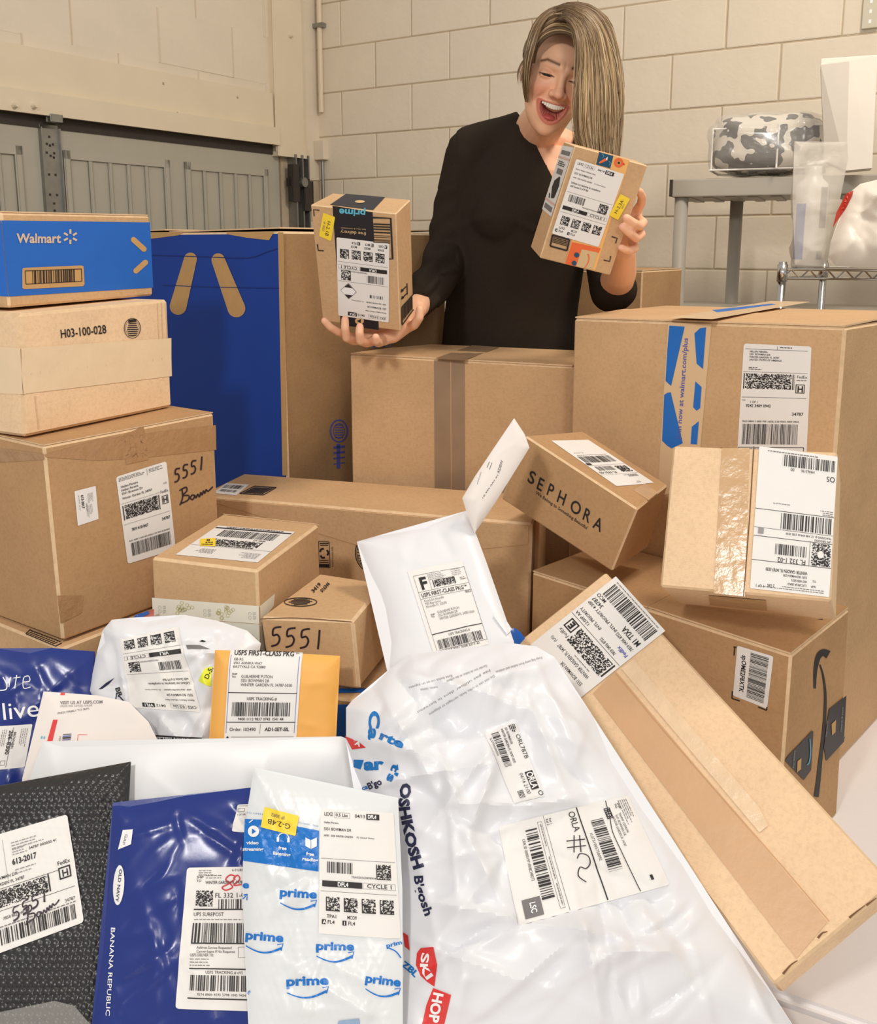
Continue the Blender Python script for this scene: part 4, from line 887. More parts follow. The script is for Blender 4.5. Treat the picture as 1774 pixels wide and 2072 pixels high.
l.text(16, 82, 4.4, '7859 0456 8752', w=30, bold=.01); l.text(98, 82, 4.4, '12:00P AA', align='r', bold=.01); l.text(98, 90, 4.4, 'INTL PRIORITY', align='r', bold=.01); l.text(98, 104, 4.4, 'INTL PRIORITY 4:30P', align='r', bold=.01); l.text(4, 92, 5, 'FedEx', c=PURPLEINK, bold=.02); l.text(6, 103, 4.6, '7859 0456 8752', w=32, bold=.01); l.text(98, 112, 5.5, '34787', align='r', bold=.01); l.text(98, 120, 5, 'MCO', align='r', bold=.01)
l.text(6, 116, 8, 'M1 TIXA', bold=.02, w=32); l.bars(6, 122, 88, 22, 6, u=.7); l.micro(8, 147, 86, 1); l.done()

# ---------------------------------------------------------------- the two parcels she holds
def amz(l, hdr=('LEX2', '0.5 Lbs', '04/13', 'DFL4'), hub='DFL4', codes=(('TPA1', 'A', 'FL4'), ('MCO9', '1', 'FL4')), li=False, haz=False, trk='TBA028363898904', seed=1, name='Hellen Pereira'):
    l.text(5, 9, 4.6, hdr[0], w=12, bold=.01); l.frame(19, 4, 22, 7, .3, GREYINK); l.text(21, 9.3, 4.2, hdr[1], w=17, bold=.01); l.text(48, 9.3, 4.2, hdr[2], w=14, bold=.01); l.rect(64, 3.5, 18, 7.5); l.text(66, 9.3, 4.6, hdr[3], w=12, bold=.03, c=WHITE)
    l.text(5, 19, 2.4, name, bold=.01); l.text(5, 28, 3.6, '5551 BOWMAN DR', w=38, bold=.01); l.text(5, 36, 2.4, '34787 - 5030 WINTER GARDEN', w=40, bold=.012); l.text(50, 36, 2.4, 'FL United States', w=24)
    if li: l.text(5, 47, 4, 'Lithium ion batteries in compliance', w=62, bold=.01); l.text(5, 53.5, 4, 'with Section II of PI 966', w=38, bold=.01)
    if haz:
        l.poly([(80, 36), (96, 52), (80, 68), (64, 52)], INK); l.add([(80, 37), (95, 52), (80, 67), (65, 52)], [(0, 2, 1), (0, 3, 2)], WHITE); l.poly([(80, 37.5), (88, 45), (72, 45)], SHARPIE); l.poly([(72, 59), (88, 59), (80, 66.5)], SHARPIE); l.bars(12, 44, 26, 6, 3, u=.8)
    l.rect(2, 64 if not haz else 70, 98, .4); yb = 68 if not haz else 73
    l.bars(10, yb, 34, 14, seed, u=.5); l.text(42, yb+19, 2.6, trk, w=32); l.matrix(75, yb, 19, 16, seed+5)
    y = 92 if not haz else 94
    l.rect(4, y, 52, 7.5); l.text(24, y+6.2, 5, hub, w=14, bold=.03, c=WHITE); l.frame(57, y, 42, 7.5, .3, GREYINK); l.text(62, y+6.2, 5.2, 'CYCLE 1', w=32, bold=.01); l.rect(2, y+13, 98, .4)
    for i in range(4): l.matrix(9+i*23, y+20, 17.5, 15, seed+i)
    for i, (a, b, c_) in enumerate(codes):
        l.text(10+i*26, y+46, 4.2, a, w=12, bold=.01); l.rect(4+i*26, y+48, 5, 6); l.text(5.4+i*26, y+53, 3.8, b, bold=.03, c=WHITE); l.text(11+i*26, y+53, 4.2, c_, w=9, bold=.01)
P1 = Carton('cardboard_box', 'brown box with black tape and yellow sticker held upright on her open palm', 'P1', KRAFT, bev=.002)
z3 = lambda L: [(600+x/5.913, 380+y/5.913) for x, y in L]
p = Pix(P1.front, P1.root, .0007)
p.poly(z3([(430, 212), (910, 290), (985, 1700), (530, 1640)]), BLACKTAPE); p.done(name='black_tape')
p = Pix(P1.top, P1.root, .0007); p.poly(z3([(400, 205), (915, 270), (1060, 115), (590, 75)]), BLACKTAPE); p.done(name='black_tape')
ORI = plain('cream_ink', (214, 180, 130), .5); LBL = plain('cyan_ink', (96, 186, 214), .5)
p = Pix(P1.top, P1.root, .0013); p.disc(*z3([(757, 172)])[0], 10, ORI, ry=2.8); p.done()
p = Pix(P1.front, P1.root, .0013)
p.textl(*z3([(830, 268), (515, 250)]), 13, 'prime', bold=.03, c=LBL); p.textl(*z3([(836, 560 - 30), (530, 505)]), 6.5, 'free delivery', bold=.01, c=ORI); p.textl(*z3([(832, 490), (532, 470)]), 2.6, 'fast, free & convenient', c=ORI)
p.disc(*z3([(755, 1590)])[0], 9, ORI, ry=7); p.poly(z3([(720, 1590), (775, 1565), (770, 1615)]), INK)
for pts in ([(275, 265), (206, 258), (214, 335)], [(250, 672), (262, 745), (328, 750)], [(915, 352), (1128, 362), (1150, 850), (1110, 845)]): p.stroke(z3(pts), 2.2 if pts[0][0] < 900 else 3.6, INK, False)
rr = random.Random(5); y = 430
while y < 650: k = rr.choice([6, 10, 16]); p.stroke(z3([(922, y), (1122, y+8)]), k/5.9, INK, False); y += k+rr.choice([8, 14, 22])
p.done()
l = P1.lab(P1.front, z3([(1105, 1610), (502, 1525), (480, 588), (1112, 665)]), 102, 152, off=.0015).paper(r=3)
amz(l, ('LEX2', '0.4 Lbs', '04/15', 'DFL4'), codes=(('EWI4', 'A', 'GE5'), ('MGE5', '2', 'MC9'), ('MCO9', '1', 'FL4')), haz=True, seed=3, trk='TBA028709644304', name='Ramon Ribeiro Oliveira Neto'); l.done()
l = P1.lab(P1.front, z3([(463, 347), (415, 637), (270, 575), (320, 295)]), 42, 24, off=.0012).paper(YELLOW, 2, 'yellow_sticker'); l.text(10, 13, 6.5, 'H-2.1B', w=26, bold=.0); l.text(14, 20, 4, 'IP 3053', w=16, c=GREYINK); l.done()
p = Pix(P1.right, P1.root, .001)
for x0, y0 in ((1244, 1240), (1250, 1325)): p.stroke(z3([(x0+62, y0-60), (x0, y0)]), 2.2, INK, False); p.poly(z3([(x0, y0+12), (x0+4, y0-34), (x0+34, y0-10)]), INK)
p.stroke(z3([(1316, 1140), (1320, 1275)]), 1.6, INK, False)
for pts in ([(1255, 1425), (1395, 1270)], [(1255, 1425), (1258, 1630)], [(1258, 1640), (1395, 1455)]): p.stroke(z3(pts), 2.2, INK, False)
for i in range(9): x = 1270+i*13; p.stroke(z3([(x, 1430-(x-1255)*1.05), (x+2, 1600-(x-1255)*1.25)]), 1+(i*7 % 3)*.5, INK, False)
p.done()
P2 = Carton('cardboard_box', 'brown box with orange and blue festive tape and yellow sticker in her raised hand', 'P2', KRAFT, bev=.002)
z6b = lambda L: [(1060+x/5.92, 270+y/5.92) for x, y in L]
ORT = plain('orange_tape', (244, 186, 112), .45, noise=.02); BLT = plain('petrol_blue_print', (24, 78, 110), .45); ORR = plain('vivid_orange_print', (238, 110, 58), .45); BGE = plain('beige_print', (214, 186, 140), .5)
p = Pix(P2.front, P2.root, .0007); p.poly(z6b([(892, 218), (1262, 322), (852, 1640), (486, 1560)]), ORT); p.done(name='printed_tape')
p = Pix(P2.front, P2.root, .0012); p.poly(z6b([(897, 222), (1068, 268), (1030, 418), (860, 370)]), BLT); p.poly(z6b([(575, 1300), (915, 1375), (895, 1425), (690, 1385), (650, 1500), (610, 1590), (490, 1560)]), ORR); p.poly(z6b([(690, 1385), (880, 1425), (815, 1630), (620, 1590)]), BGE); p.done()
p = Pix(P2.front, P2.root, .0018); p.poly(z6b([(890, 345), (965, 295), (1000, 318), (905, 360)]), ORR); p.poly(z6b([(975, 300), (1000, 275), (992, 325)]), WHITE); p.ring(*z6b([(1130, 350)])[0], 7, 5, ORR); p.disc(*z6b([(1130, 350)])[0], 2.6, INK); p.disc(*z6b([(1190, 365)])[0], 2, REDINK)
p.stroke(z6b([(930, 240), (950, 270), (935, 290)]), 1, LBL); p.stroke(z6b([(1010, 330), (1030, 350), (1015, 375)]), 1, LBL)
p.disc(*z6b([(626, 1452)])[0], 5.3, BLT, 8); p.disc(*z6b([(596, 1550)])[0], 5, BLT, 8); p.stroke(z6b([(762, 1442), (775, 1500), (750, 1570), (720, 1610)]), (3.4, 1.2), ORR)
p.stroke(z6b([(338, 1212), (310, 1345)]), 3.2, INK, False); p.stroke(z6b([(310, 1345), (510, 1400)]), 3.2, INK, False); p.stroke(z6b([(510, 1400), (540, 1270)]), 3.2, INK, False); p.stroke(z6b([(338, 1215), (540, 1270)]), 3.2, INK, False)
for i in range(4): p.stroke(z6b([(345-i*4, 1240+i*18), (520-i*4, 1290+i*18)]), 1.6, INK, False)
for pts in ([(1045, 1232), (1112, 1252), (1092, 1312)], [(950, 1512), (1020, 1530), (1036, 1465)]): p.stroke(z6b(pts), 2.2, INK, False)
p.done()
l = P2.lab(P2.front, z6b([(622, 303), (1197, 485), (888, 1358), (330, 1195)]), 102, 152, off=.0024).paper(r=3)
amz(l, ('LEX2', '1.2 Lbs', '04/14', 'DFL4'), li=True, codes=(('LEX2', 'A', 'FL4'), ('MCO9', '1', 'FL4')), seed=9, trk='TBA028399006404', name='Ramon Ribeiro Oliveira Neto'); l.done()
l = P2.lab(P2.front, z6b([(1010, 975), (1150, 722), (1265, 780), (1120, 1036)]), 42, 24, off=.003).paper(YELLOW, 2, 'yellow_sticker'); l.text(8, 14, 7, 'H-2.3A', w=26); l.text(20, 20, 3.5, '3077', c=GREYINK); l.done()
l = Lab(P2.left, z6b([(462, 142), (598, 172), (330, 1000), (220, 905)]), 24, 150, P2.root).paper(PAPERG, 1, 'product_label'); l.rect(3, 10, 18, 9, GREYINK); l.rect(0, 24, 24, 4, plain('pink_print', (226, 180, 170), .5)); l.micro(4, 34, 16, 3, 4, 3, c=INK, h=2); l.rect(6, 50, 12, 12, GREYINK)
l.poly([(8, 78), (15, 74), (15, 66), (17, 66), (18, 74), (20, 84), (16, 98), (18, 112), (12, 116), (11, 100), (7, 94)], INK); l.stroke([(6, 108), (8, 118)], 2, INK); l.rect(0, 122, 24, 4, MC['pink_print']); l.rect(3, 132, 18, 11, GREYINK); l.done()

# ================================================================ soft mailers and bags
NAVY = plain('navy_poly_film', (26, 48, 128), .26, noise=.04, scale=8, spec=.6, bump=.15, bscale=16)
BLKB = plain('black_bubble_film', (46, 46, 46), .30, noise=.06, scale=14, spec=.55)
YENV = plain('yellow_kraft_envelope', (244, 180, 88), .55, noise=.03, scale=12, bump=.1, bscale=40)
WPAP = plain('white_paper_envelope', (240, 232, 226), .6, noise=.012, scale=10)
CLR = plain('clear_film', (225, 222, 216), .12, noise=.02, spec=1.0, alpha=.16)
MB2 = plain('mid_blue_poly_film', (30, 86, 168), .3, noise=.05, spec=.6)
PRB = plain('prime_blue_print', (14, 116, 204), .35, noise=.02, spec=.5)
def mailer(name, label, cat, a3, outline, mat, step=.004, **k):
    S = Sheet(a3, outline, **k); c = np.array([P(x, y, a3[0][2]) for x, y in outline]).mean(0)
    ctr = S.eval(*S.poly.mean(0)); t = thing(name, label, cat, ctr); S.root = t
    S.mesh('envelope_body' if cat == 'envelope' else 'bag_body', mat, t, step=step); return S
def lbl(S, quad, W, H, **k): return Lab(S, quad, W, H, S.root, off=k.get('off', .0012))

z2 = lambda L: [(x/3.857, 1230+y/3.857) for x, y in L]; z4 = lambda L: [(420+x/4.435, 1280+y/4.435) for x, y in L]; z7 = lambda L: [(480+x/3.895, 1540+y/3.895) for x, y in L]
z8 = lambda L: [(820+x/7.392, 1130+y/7.392) for x, y in L]; z9 = lambda L: [(x/3.41, 1530+y/3.41) for x, y in L]; z10 = lambda L: [(680+x/3.411, 1280+y/3.411) for x, y in L]; z11 = lambda L: [(800+x/2.957, 1560+y/2.957) for x, y in L]
# navy poly mailer at the far left
S = mailer('poly_mailer', 'shiny navy blue mailer with thin white script at the left edge', 'mailer', [(0, 1312, 1.29), (190, 1325, 1.315), (0, 1590, 1.21)],
    [(-60, 1312), (0, 1313), (60, 1322), (105, 1311), (150, 1316), (192, 1318), (196, 1420), (120, 1480), (60, 1720), (-60, 1740)], NAVY, zones=[[(66, 1465), (50, 1552), (-30, 1560), (-10, 1470)]], T=.012, folds=46, amp=.0045, seed=5, fw=.006, fl=.06)
p = Pix(S, S.root, .0008)
p.stroke([(0, 1397), (12, 1395), (14, 1385), (6, 1370)], 2.2, WHITE); p.stroke([(18, 1390), (22, 1370)], 2, WHITE); p.stroke([(30, 1393), (34, 1366)], 2, WHITE); p.stroke([(27, 1372), (42, 1370)], 1.6, WHITE); p.stroke([(46, 1380), (60, 1378), (58, 1368), (48, 1372), (48, 1392), (62, 1390)], 1.8, WHITE)
p.textl((4, 1457), (80, 1449), 34, 'live', c=WHITE); p.done(name='lettering')
l = lbl(S, [(-42, 1620-90), (-8, 1470), (64, 1464), (46, 1552)], 100, 60) if False else lbl(S, [(66, 1465), (50, 1552), (-30, 1560), (-10, 1470)], 90, 80)
l.paper(r=3); l.text(10, 46, 8, '206-8300', bold=.03, w=50); l.text(14, 36, 5, 'BROWN@IN', w=34, bold=.015); l.micro(8, 8, 40, 4, 4, 2); l.micro(8, 52, 50, 3, 4, 4); l.rect(4, 38, 82, .7); l.frame(72, 42, 10, 10, .6); l.done()

# postal mailer with red stripes
S = mailer('padded_mailer', 'white postal mailer with red stripes beside the navy mailer', 'envelope', [(85, 1400, 1.235), (210, 1412, 1.245), (45, 1580, 1.18)],
    [(88, 1399), (196, 1407), (260, 1420), (300, 1460), (330, 1520), (300, 1640), (38, 1700), (45, 1575), (66, 1490)], WPAP, T=.006, folds=16, amp=.002, seed=8, fw=.008)
p = Pix(S, S.root, .0007); p.poly(z2([(415, 872), (450, 872), (405, 1058), (364, 1058)]), REDINK); p.poly(z2([(474, 662), (508, 662), (506, 680), (472, 680)]), REDINK)
p.textl(*z2([(470, 752), (800, 745)]), 6.3, 'VISIT US AT USPS.COM', bold=.02, c=GREYINK); p.textl(*z2([(468, 774), (720, 768)]), 4, 'ORDER FREE SUPPLIES ONLINE', c=GREYPATCH); p.textl(*z2([(450, 830), (700, 790)]), 3.6, 'PRESS FIRMLY TO SEAL', bold=.01, c=GREYINK)
for i in range(7): p.stroke(z2([(492-i*2, 988+i*14), (558-i*2, 984+i*14)]), 1.3 + (i % 3)*.8, PURPLEINK if i % 2 else INK, False)
p.textl(*z2([(462, 1000), (452, 1082)]), 4, 'PS00000', c=GREYINK); p.stroke(z2([(610, 990), (604, 1048)]), 1, REDINK); p.stroke(z2([(612, 988), (682, 990)]), 1, REDINK); p.stroke(z2([(330, 1000), (322, 1020)]), 2.5, LBL); p.stroke(z2([(350, 1002), (342, 1022)]), 2.5, LBL); p.done()

# white polybag with return label
S = mailer('poly_bag', 'crumpled white bag with upside down label behind the yellow envelope', 'bag', [(300, 1250, 1.335), (215, 1500, 1.262), (430, 1500, 1.262)],
    [(208, 1275), (226, 1254), (262, 1250), (300, 1257), (352, 1248), (372, 1244), (405, 1250), (440, 1256), (486, 1272), (500, 1276), (528, 1302), (520, 1345), (470, 1400), (455, 1640), (190, 1640), (215, 1505), (176, 1465), (196, 1452), (212, 1455), (180, 1398), (186, 1370), (196, 1320), (212, 1300)], WPOLY, zones=[[(407, 1441), (263, 1431), (243, 1294), (362, 1267)]], T=.028, soft=.02, folds=80, amp=.012, seed=14, fw=.008, fl=.05, low=.004)
l = lbl(S, [(407, 1441), (263, 1431), (243, 1294), (362, 1267)], 102, 135).paper(r=3)
amz(l, ('CV02', '0.5 Lbs', '04/12', 'VFL1'), 'VFL1', codes=(), li=True, seed=21, trk='TBA32040470500U', name='Ramon Ribeiro Oliveira Neto'); l.done()
p = Pix(S, S.root, .0009)
p.poly(z2([(770, 635), (830, 585), (895, 545), (850, 595), (800, 632)]), NAVYINK); p.poly(z2([(1450, 290), (1560, 290), (1640, 320), (1560, 318), (1465, 322)]), GREYINK); p.poly(z2([(1555, 262), (1580, 248), (1610, 262), (1590, 268)]), INK)
p.textl(*z2([(900, 625), (925, 700)]), 9, 'BR', bold=.03); p.stroke(z2([(912, 660), (900, 748), (965, 752)]), 2.6, NAVYINK, False); p.stroke(z2([(925, 680), (985, 750), (1015, 800)]), 2.6, NAVYINK, False)
p.textl(*z2([(990, 865), (905, 1055)]), 22, 'RM', bold=.0, c=NAVYINK) if False else p.textl(*z2([(960, 860), (880, 1062)]), 20, 'TRM', c=NAVYINK, bold=.02)
p.stroke(z2([(800, 965), (770, 975), (765, 1000), (790, 1010), (800, 1030)]), 2.6, NAVYINK); p.micro(190, 1470, 18, 3, 3.5, 2, h=1.2)
for pts in ([(1160, 995), (1575, 1018)], [(1162, 995), (1162, 1075)], [(1573, 1018), (1575, 1075)]): p.stroke(z2(pts), 3, INK, False)
x = 1215
while x < 1520: k = rr.choice([5, 8, 14]); p.stroke(z2([(x, 1012), (x+1, 1075)]), k/3.857, INK, False); x += k+rr.choice([6, 9, 14])
p.done()
l = lbl(S, z2([(1660, 455), (1650, 615), (1548, 570), (1600, 470)]), 30, 22, off=.0012).paper(plain('lime_sticker', (232, 240, 60), .4), 2, 'lime_sticker'); l.done()
p = Pix(S, S.root, .0022); p.textl(*z2([(1625, 560), (1668, 470)]), 9, 'D-5.', bold=.01); p.done(name='lettering')

# small glossy catalogue edge between the boxes
S = mailer('catalogue', 'red and blue catalogue edge poking out beside the big left box', 'magazine', [(265, 1245, 1.38), (310, 1235, 1.38), (290, 1300, 1.36)], [(262, 1252), (300, 1237), (312, 1232), (312, 1290), (265, 1290)], plain('red_cover', (176, 84, 68), .35), T=.004, folds=2)
p = Pix(S, S.root, .0008); p.poly([(264, 1254), (276, 1244), (300, 1236), (302, 1242), (276, 1254)], MB2); p.done(name='blue_print')

# white mailer standing in the middle
S = mailer('poly_mailer', 'smooth white mailer with postage label standing in the middle of the pile', 'mailer', [(722, 1096, 1.45), (945, 1033, 1.47), (820, 1330, 1.29)],
    [(722, 1096), (760, 1085), (860, 1068), (900, 1050), (945, 1033), (962, 1080), (985, 1140), (1005, 1200), (1030, 1270), (1040, 1300), (1010, 1345), (990, 1430), (800, 1430), (788, 1345), (792, 1300), (780, 1230), (770, 1200), (752, 1165)], WPOLY, zones=[z8([(30, 195), (850, 40), (1250, 1290), (440, 1480)])], T=.014, soft=.018, folds=16, amp=.0035, seed=3, fw=.008, fl=.11, ang=[1.2, 1.3, 1.75], low=.002)
z8 = lambda L: [(820+x/7.392, 1130+y/7.392) for x, y in L]
l = lbl(S, z8([(30, 195), (850, 40), (1250, 1290), (440, 1480)]), 112, 160).paper(r=1)
l.frame(8, 12, 104, 140, .5); l.rect(8, 44, 104, .5); l.rect(8, 57, 104, .5); l.rect(36, 12, .5, 32); l.text(16, 40, 22, 'F', bold=.035); l.micro(38, 15, 36, 4, 3.2, 3, c=GREYPATCH); l.micro(84, 13, 26, 4, 3.6, 4, c=GREYPATCH); l.rect(42, 27, 1.8, 14); l.noise(45, 27, 40, 14, .9, 5); l.rect(85, 27, 1.8, 14); l.micro(97, 31, 13, 2, 3.2, 4, c=INK)
l.text(12, 54.5, 7.2, 'USPS FIRST-CLASS PKG', w=86, bold=.015); l.text(99, 50, 3, 'TM', bold=.01); l.text(110, 62, 4, '0022', align='r', bold=.01)
for i, t in enumerate(('EcostUSA Niceville', '950 Bay Drive', 'Niceville FL 32578')): l.text(14, 64+i*5.5, 4, t, w=(40, 32, 42)[i], c=GREYINK)
l.text(18, 90, 3, 'SHIP', bold=.01); l.text(18, 94, 3, 'TO:', bold=.01)
for i, t in enumerate(('GUILHERME PUTON', '5551 BOWMAN DR', 'WINTER GARDEN FL 34787-5030')): l.text(32, 89+i*6, 4.4, t, w=(45, 40, 72)[i], c=GREYINK)
l.rect(9, 122, 102, 1.4); l.text(62, 131, 4.4, 'USPS TRACKING #', align='c', w=44); l.bars(14, 134, 92, 16, 8, u=.7); l.text(60, 156, 4, '9418 9001 0268 6213 22', align='c', w=70); l.done()
S2 = mailer('plastic_scrap', 'bright blue plastic corner peeking out beside the standing white mailer', 'plastic bag', [(1035, 1275, 1.36), (1060, 1290, 1.36), (1030, 1310, 1.34)], [(1030, 1276), (1040, 1270), (1052, 1278), (1062, 1292), (1045, 1310), (1015, 1306), (1030, 1296)], plain('blue_plastic', (20, 96, 190), .25, spec=.6), T=.006, folds=8, amp=.003, seed=2, step=.002)
p = Pix(S, S.root, .003); p.poly([(1008, 1232), (1036, 1275), (1026, 1286), (998, 1248)], WPOLY); p.done(name='seal_tab')

# thin padded mailer leaning up
S = mailer('padded_mailer', 'thin off-white padded envelope leaning on the box with shop lettering', 'envelope', [(1040, 846, 1.47), (1071, 906, 1.46), (958, 1078, 1.43)],
    [(1040, 846), (1062, 880), (1071, 906), (1040, 955), (1000, 1020), (960, 1079), (945, 1040), (935, 1008), (960, 965), (1000, 905)], WPAP, T=.007, soft=.008, folds=22, amp=.0012, seed=9, fw=.003, fl=.03, ang=[-.98], step=.0025)
p = Pix(S, S.root, .0008); p.textl((976, 1010), (1008, 962), 2.4, '1Z 999 AA1 01', bold=.01); p.textl((1010, 958), (1018, 932), 5, 'ADSW', c=GREYINK, bold=.02); p.textl((966, 980), (974, 955), 2.4, 'printed matter', c=GREYINK); p.stroke([(985, 946), (990, 934)], 1.2, GREYINK); p.stroke([(990, 950), (995, 936)], 1.2, GREYINK); p.done()

# yellow envelope
S = mailer('kraft_envelope', 'yellow kraft padded envelope with postage label', 'envelope', [(435, 1315, 1.265), (688, 1327, 1.26), (430, 1500, 1.215)],
    [(435, 1315), (560, 1320), (688, 1327), (684, 1390), (678, 1420), (679, 1500), (670, 1700), (410, 1700), (425, 1500)], YENV, zones=[z4([(208, 160), (855, 178), (797, 962), (148, 965)])], T=.009, soft=.012, folds=22, amp=.0024, seed=6, fw=.004, fl=.03, low=.001)
z4 = lambda L: [(420+x/4.435, 1280+y/4.435) for x, y in L]
l = lbl(S, z4([(208, 160), (855, 178), (797, 962), (148, 965)]), 102, 128).paper(r=1)
l.rect(2, 6, .6, 112, PURPLEINK); l.rect(98, 6, .6, 112, PURPLEINK); l.text(6, 6, 7, 'USPS FIRST-CLASS PKG', w=84, bold=.02); l.text(92, 3, 2.6, 'TM')
for i, t in enumerate(('EB-RS', '6961 ANNIKA WAY', 'EASTVALE CA 92880')): l.text(7, 14+i*5.4, 3.8, t, w=(13, 40, 45)[i])
l.text(6, 35, 2.6, 'SHIP', bold=.01); l.text(6, 39, 2.6, 'TO:', bold=.01)
for i, t in enumerate(('GUILHERME PUTON', '5551 BOWMAN DR', 'WINTER GARDEN FL 34787-5030')): l.text(19, 39+i*6, 4.3, t, w=(44, 40, 72)[i])
l.rect(2, 60, 97, 1.1); l.text(50, 71, 4.2, 'USPS TRACKING #', align='c', w=42, bold=.01); l.bars(9, 74, 82, 20, 31, u=.62); l.text(50, 100, 4, '9400 1112 9837 0743 1541 44', align='c', w=64, bold=.008); l.rect(2, 102, 97, 1.1)
l.text(7, 115, 4.8, 'Order: 102490', w=37, bold=.008); l.text(57, 115, 4.8, 'AD1-SET-SIL', w=34, bold=.03); l.rect(50, 105, .5, 14, GREYINK); l.disc(5, 124, 1.6); l.rect(10, 123, 88, .7, GREYINK); l.rect(10, 125, 80, .7, GREYINK); l.done()

# long plain white mailer
S = mailer('poly_mailer', 'long plain white mailer lying across the pile in front of the yellow envelope', 'mailer', [(110, 1505, 1.20), (690, 1490, 1.20), (300, 1700, 1.135)],
    [(88, 1500), (130, 1512), (400, 1503), (600, 1496), (690, 1490), (715, 1500), (740, 1560), (800, 1650), (790, 1700), (760, 1900), (110, 1900), (60, 1700), (50, 1610), (70, 1545)], plain('smooth_white_film', (232, 233, 234), .35, noise=.01, scale=4), T=.005, soft=.03, folds=10, amp=.002, seed=22, fw=.012, fl=.06, low=.0012, step=.005)
# black bubble mailer
def bubbles(x, y, p=.0096):
    r = y/(p*.866); row = np.round(r); xx = x/p - (row % 2)*.5; d = np.hypot((xx-np.round(xx))*p, (r-row)*p*.866)
    return .0021*np.sqrt(np.maximum(0, 1-(d/(p*.44))**2))
S = mailer('bubble_mailer', 'black bubble mailer with shipping label in the lower left corner', 'mailer', [(265, 1541, 1.17), (0, 1590, 1.14), (100, 2072, .975)],
    [(265, 1541), (262, 1600), (256, 1700), (240, 1850), (225, 1960), (212, 2130), (-80, 2130), (-80, 1604), (0, 1590), (100, 1571)], BLKB, zones=[[(-60, 1707), (137, 1648), (171, 1866), (-30, 1940)]], step=.0016, T=.01, soft=.012, folds=14, amp=.003, seed=4, fw=.01, fl=.05, extra=bubbles)
l = lbl(S, [(-60, 1707), (137, 1648), (171, 1866), (-30, 1940)], 122, 130, off=.0032).paper(r=4)
l.text(48, 40, 6.5, '613-2017', bold=.03, w=30); l.micro(50, 14, 44, 3, 3.4, 3, c=GREYPATCH); l.micro(50, 22, 20, 3, 3, 4, c=GREYPATCH); l.text(70, 28, 3, '34787 000030 41', bold=.01, w=34); l.rect(40, 8, .4, 48, GREYPATCH); l.micro(50, 46, 30, 2, 4, 5, c=GREYPATCH)
l.text(10, 52, 3.4, '5551 BOWMAN DR', bold=.01); l.text(4, 59, 3.4, 'WINTER GARDEN FL 34787', bold=.01, w=56); l.rect(2, 62, 100, .5)
l.text(101, 57, 4.4, 'FedEx', w=16, bold=.01); l.frame(101, 60, 15, 14, 1.6); l.text(108.5, 71.5, 8, 'H', bold=.02, align='c'); l.noise(4, 64, 82, 19, 1.05, 7); l.rect(87, 63, 1.8, 20); l.rect(2, 86, 116, .5); l.text(116, 101, 3.6, '34787', align='r'); l.text(28, 97, 3.4, '7858 8623 4820', w=30); l.micro(22, 103, 94, 1)
l.bars(22, 106, 92, 17, 9, u=.75)
for i, g in enumerate((FIVE, FIVE, FIVE, ONE)): hand(l, g, 38+i*12, 86-i*3.0, 12, 16, (1.2, 2.4))
hand(l, BOWMAN, 53, 89, 44, 22, 1.7); l.done()
S = mailer('clear_bag', 'crinkled clear plastic over the bottom of the black bubble mailer', 'plastic bag', [(100, 2000, .975), (180, 2040, .965), (60, 2072, .955)], [(-60, 2060), (40, 2040), (110, 2025), (150, 2035), (182, 2072), (190, 2130), (-60, 2130)], CLR, T=.012, folds=40, amp=.009, seed=2, step=.003)

# navy mailer in front
S = mailer('poly_mailer', 'navy blue mailer with white clothing shop names in the foreground', 'mailer', [(230, 1625, 1.11), (500, 1595, 1.12), (200, 2072, .965)],
    [(228, 1624), (238, 1630), (262, 1632), (320, 1622), (375, 1610), (440, 1602), (503, 1594), (600, 1586), (652, 1582), (652, 1700), (600, 2130), (180, 2130), (196, 2010), (208, 1930), (217, 1820), (224, 1700)], NAVY, zones=[z9([(1292, 770), (1760, 762), (1760, 1760), (1212, 1742)])], T=.014, soft=.02, folds=70, amp=.005, seed=12, fw=.005, fl=.045)
z9 = lambda L: [(x/3.41, 1530+y/3.41) for x, y in L]
p = Pix(S, S.root, .0009); p.poly(z9([(848, 510), (918, 505), (905, 608), (815, 645)]), WHITE)
el = [(820+38*math.cos(a)-8*math.sin(a), 890+138*math.sin(a)) for a in np.linspace(0, 2*math.pi, 28, endpoint=False)]; p.poly(z9(el), WHITE)
p.textl(*z9([(768, 1178), (730, 1790)]), 8.5, 'BANANA REPUBLIC', c=WHITE, bold=.008); p.done(name='lettering')
p = Pix(S, S.root, .0016); p.textl(*z9([(868, 535), (845, 608)]), 5, 'GAP', c=GREYINK); p.textl(*z9([(826, 778), (800, 1005)]), 5.6, 'OLD NAVY', c=NAVYINK, bold=.015); p.done(name='lettering')
l = lbl(S, z9([(1292, 770), (1760, 762), (1760, 1760), (1212, 1742)]), 90, 188).paper(r=4)
l.micro(16, 4, 24, 3, 3, 3); l.text(60, 6, 3.4, '6.0 LBS'); l.text(14, 15, 3.2, 'SHIP', bold=.01); l.text(14, 20, 3.2, 'TO', bold=.01); l.text(26, 23, 4, 'WINTER GARDEN FL 34787', bold=.01, w=50); l.micro(26, 11, 22, 2, 3.2, 6)
l.noise(15, 32, 22, 22, 1.2, 3); l.ring(26, 43, 3, .8); l.text(39, 42, 6.5, 'FL 332 1-02', w=42); l.bars(44, 44, 40, 14, 3, u=.8); l.rect(13, 57, 72, 1.6); l.text(13, 67, 5.2, 'UPS SUREPOST', w=38); l.micro(14, 71, 60, 1); l.bars(13, 76, 72, 26, 5, u=.8); l.rect(13, 102, 74, 1.6)
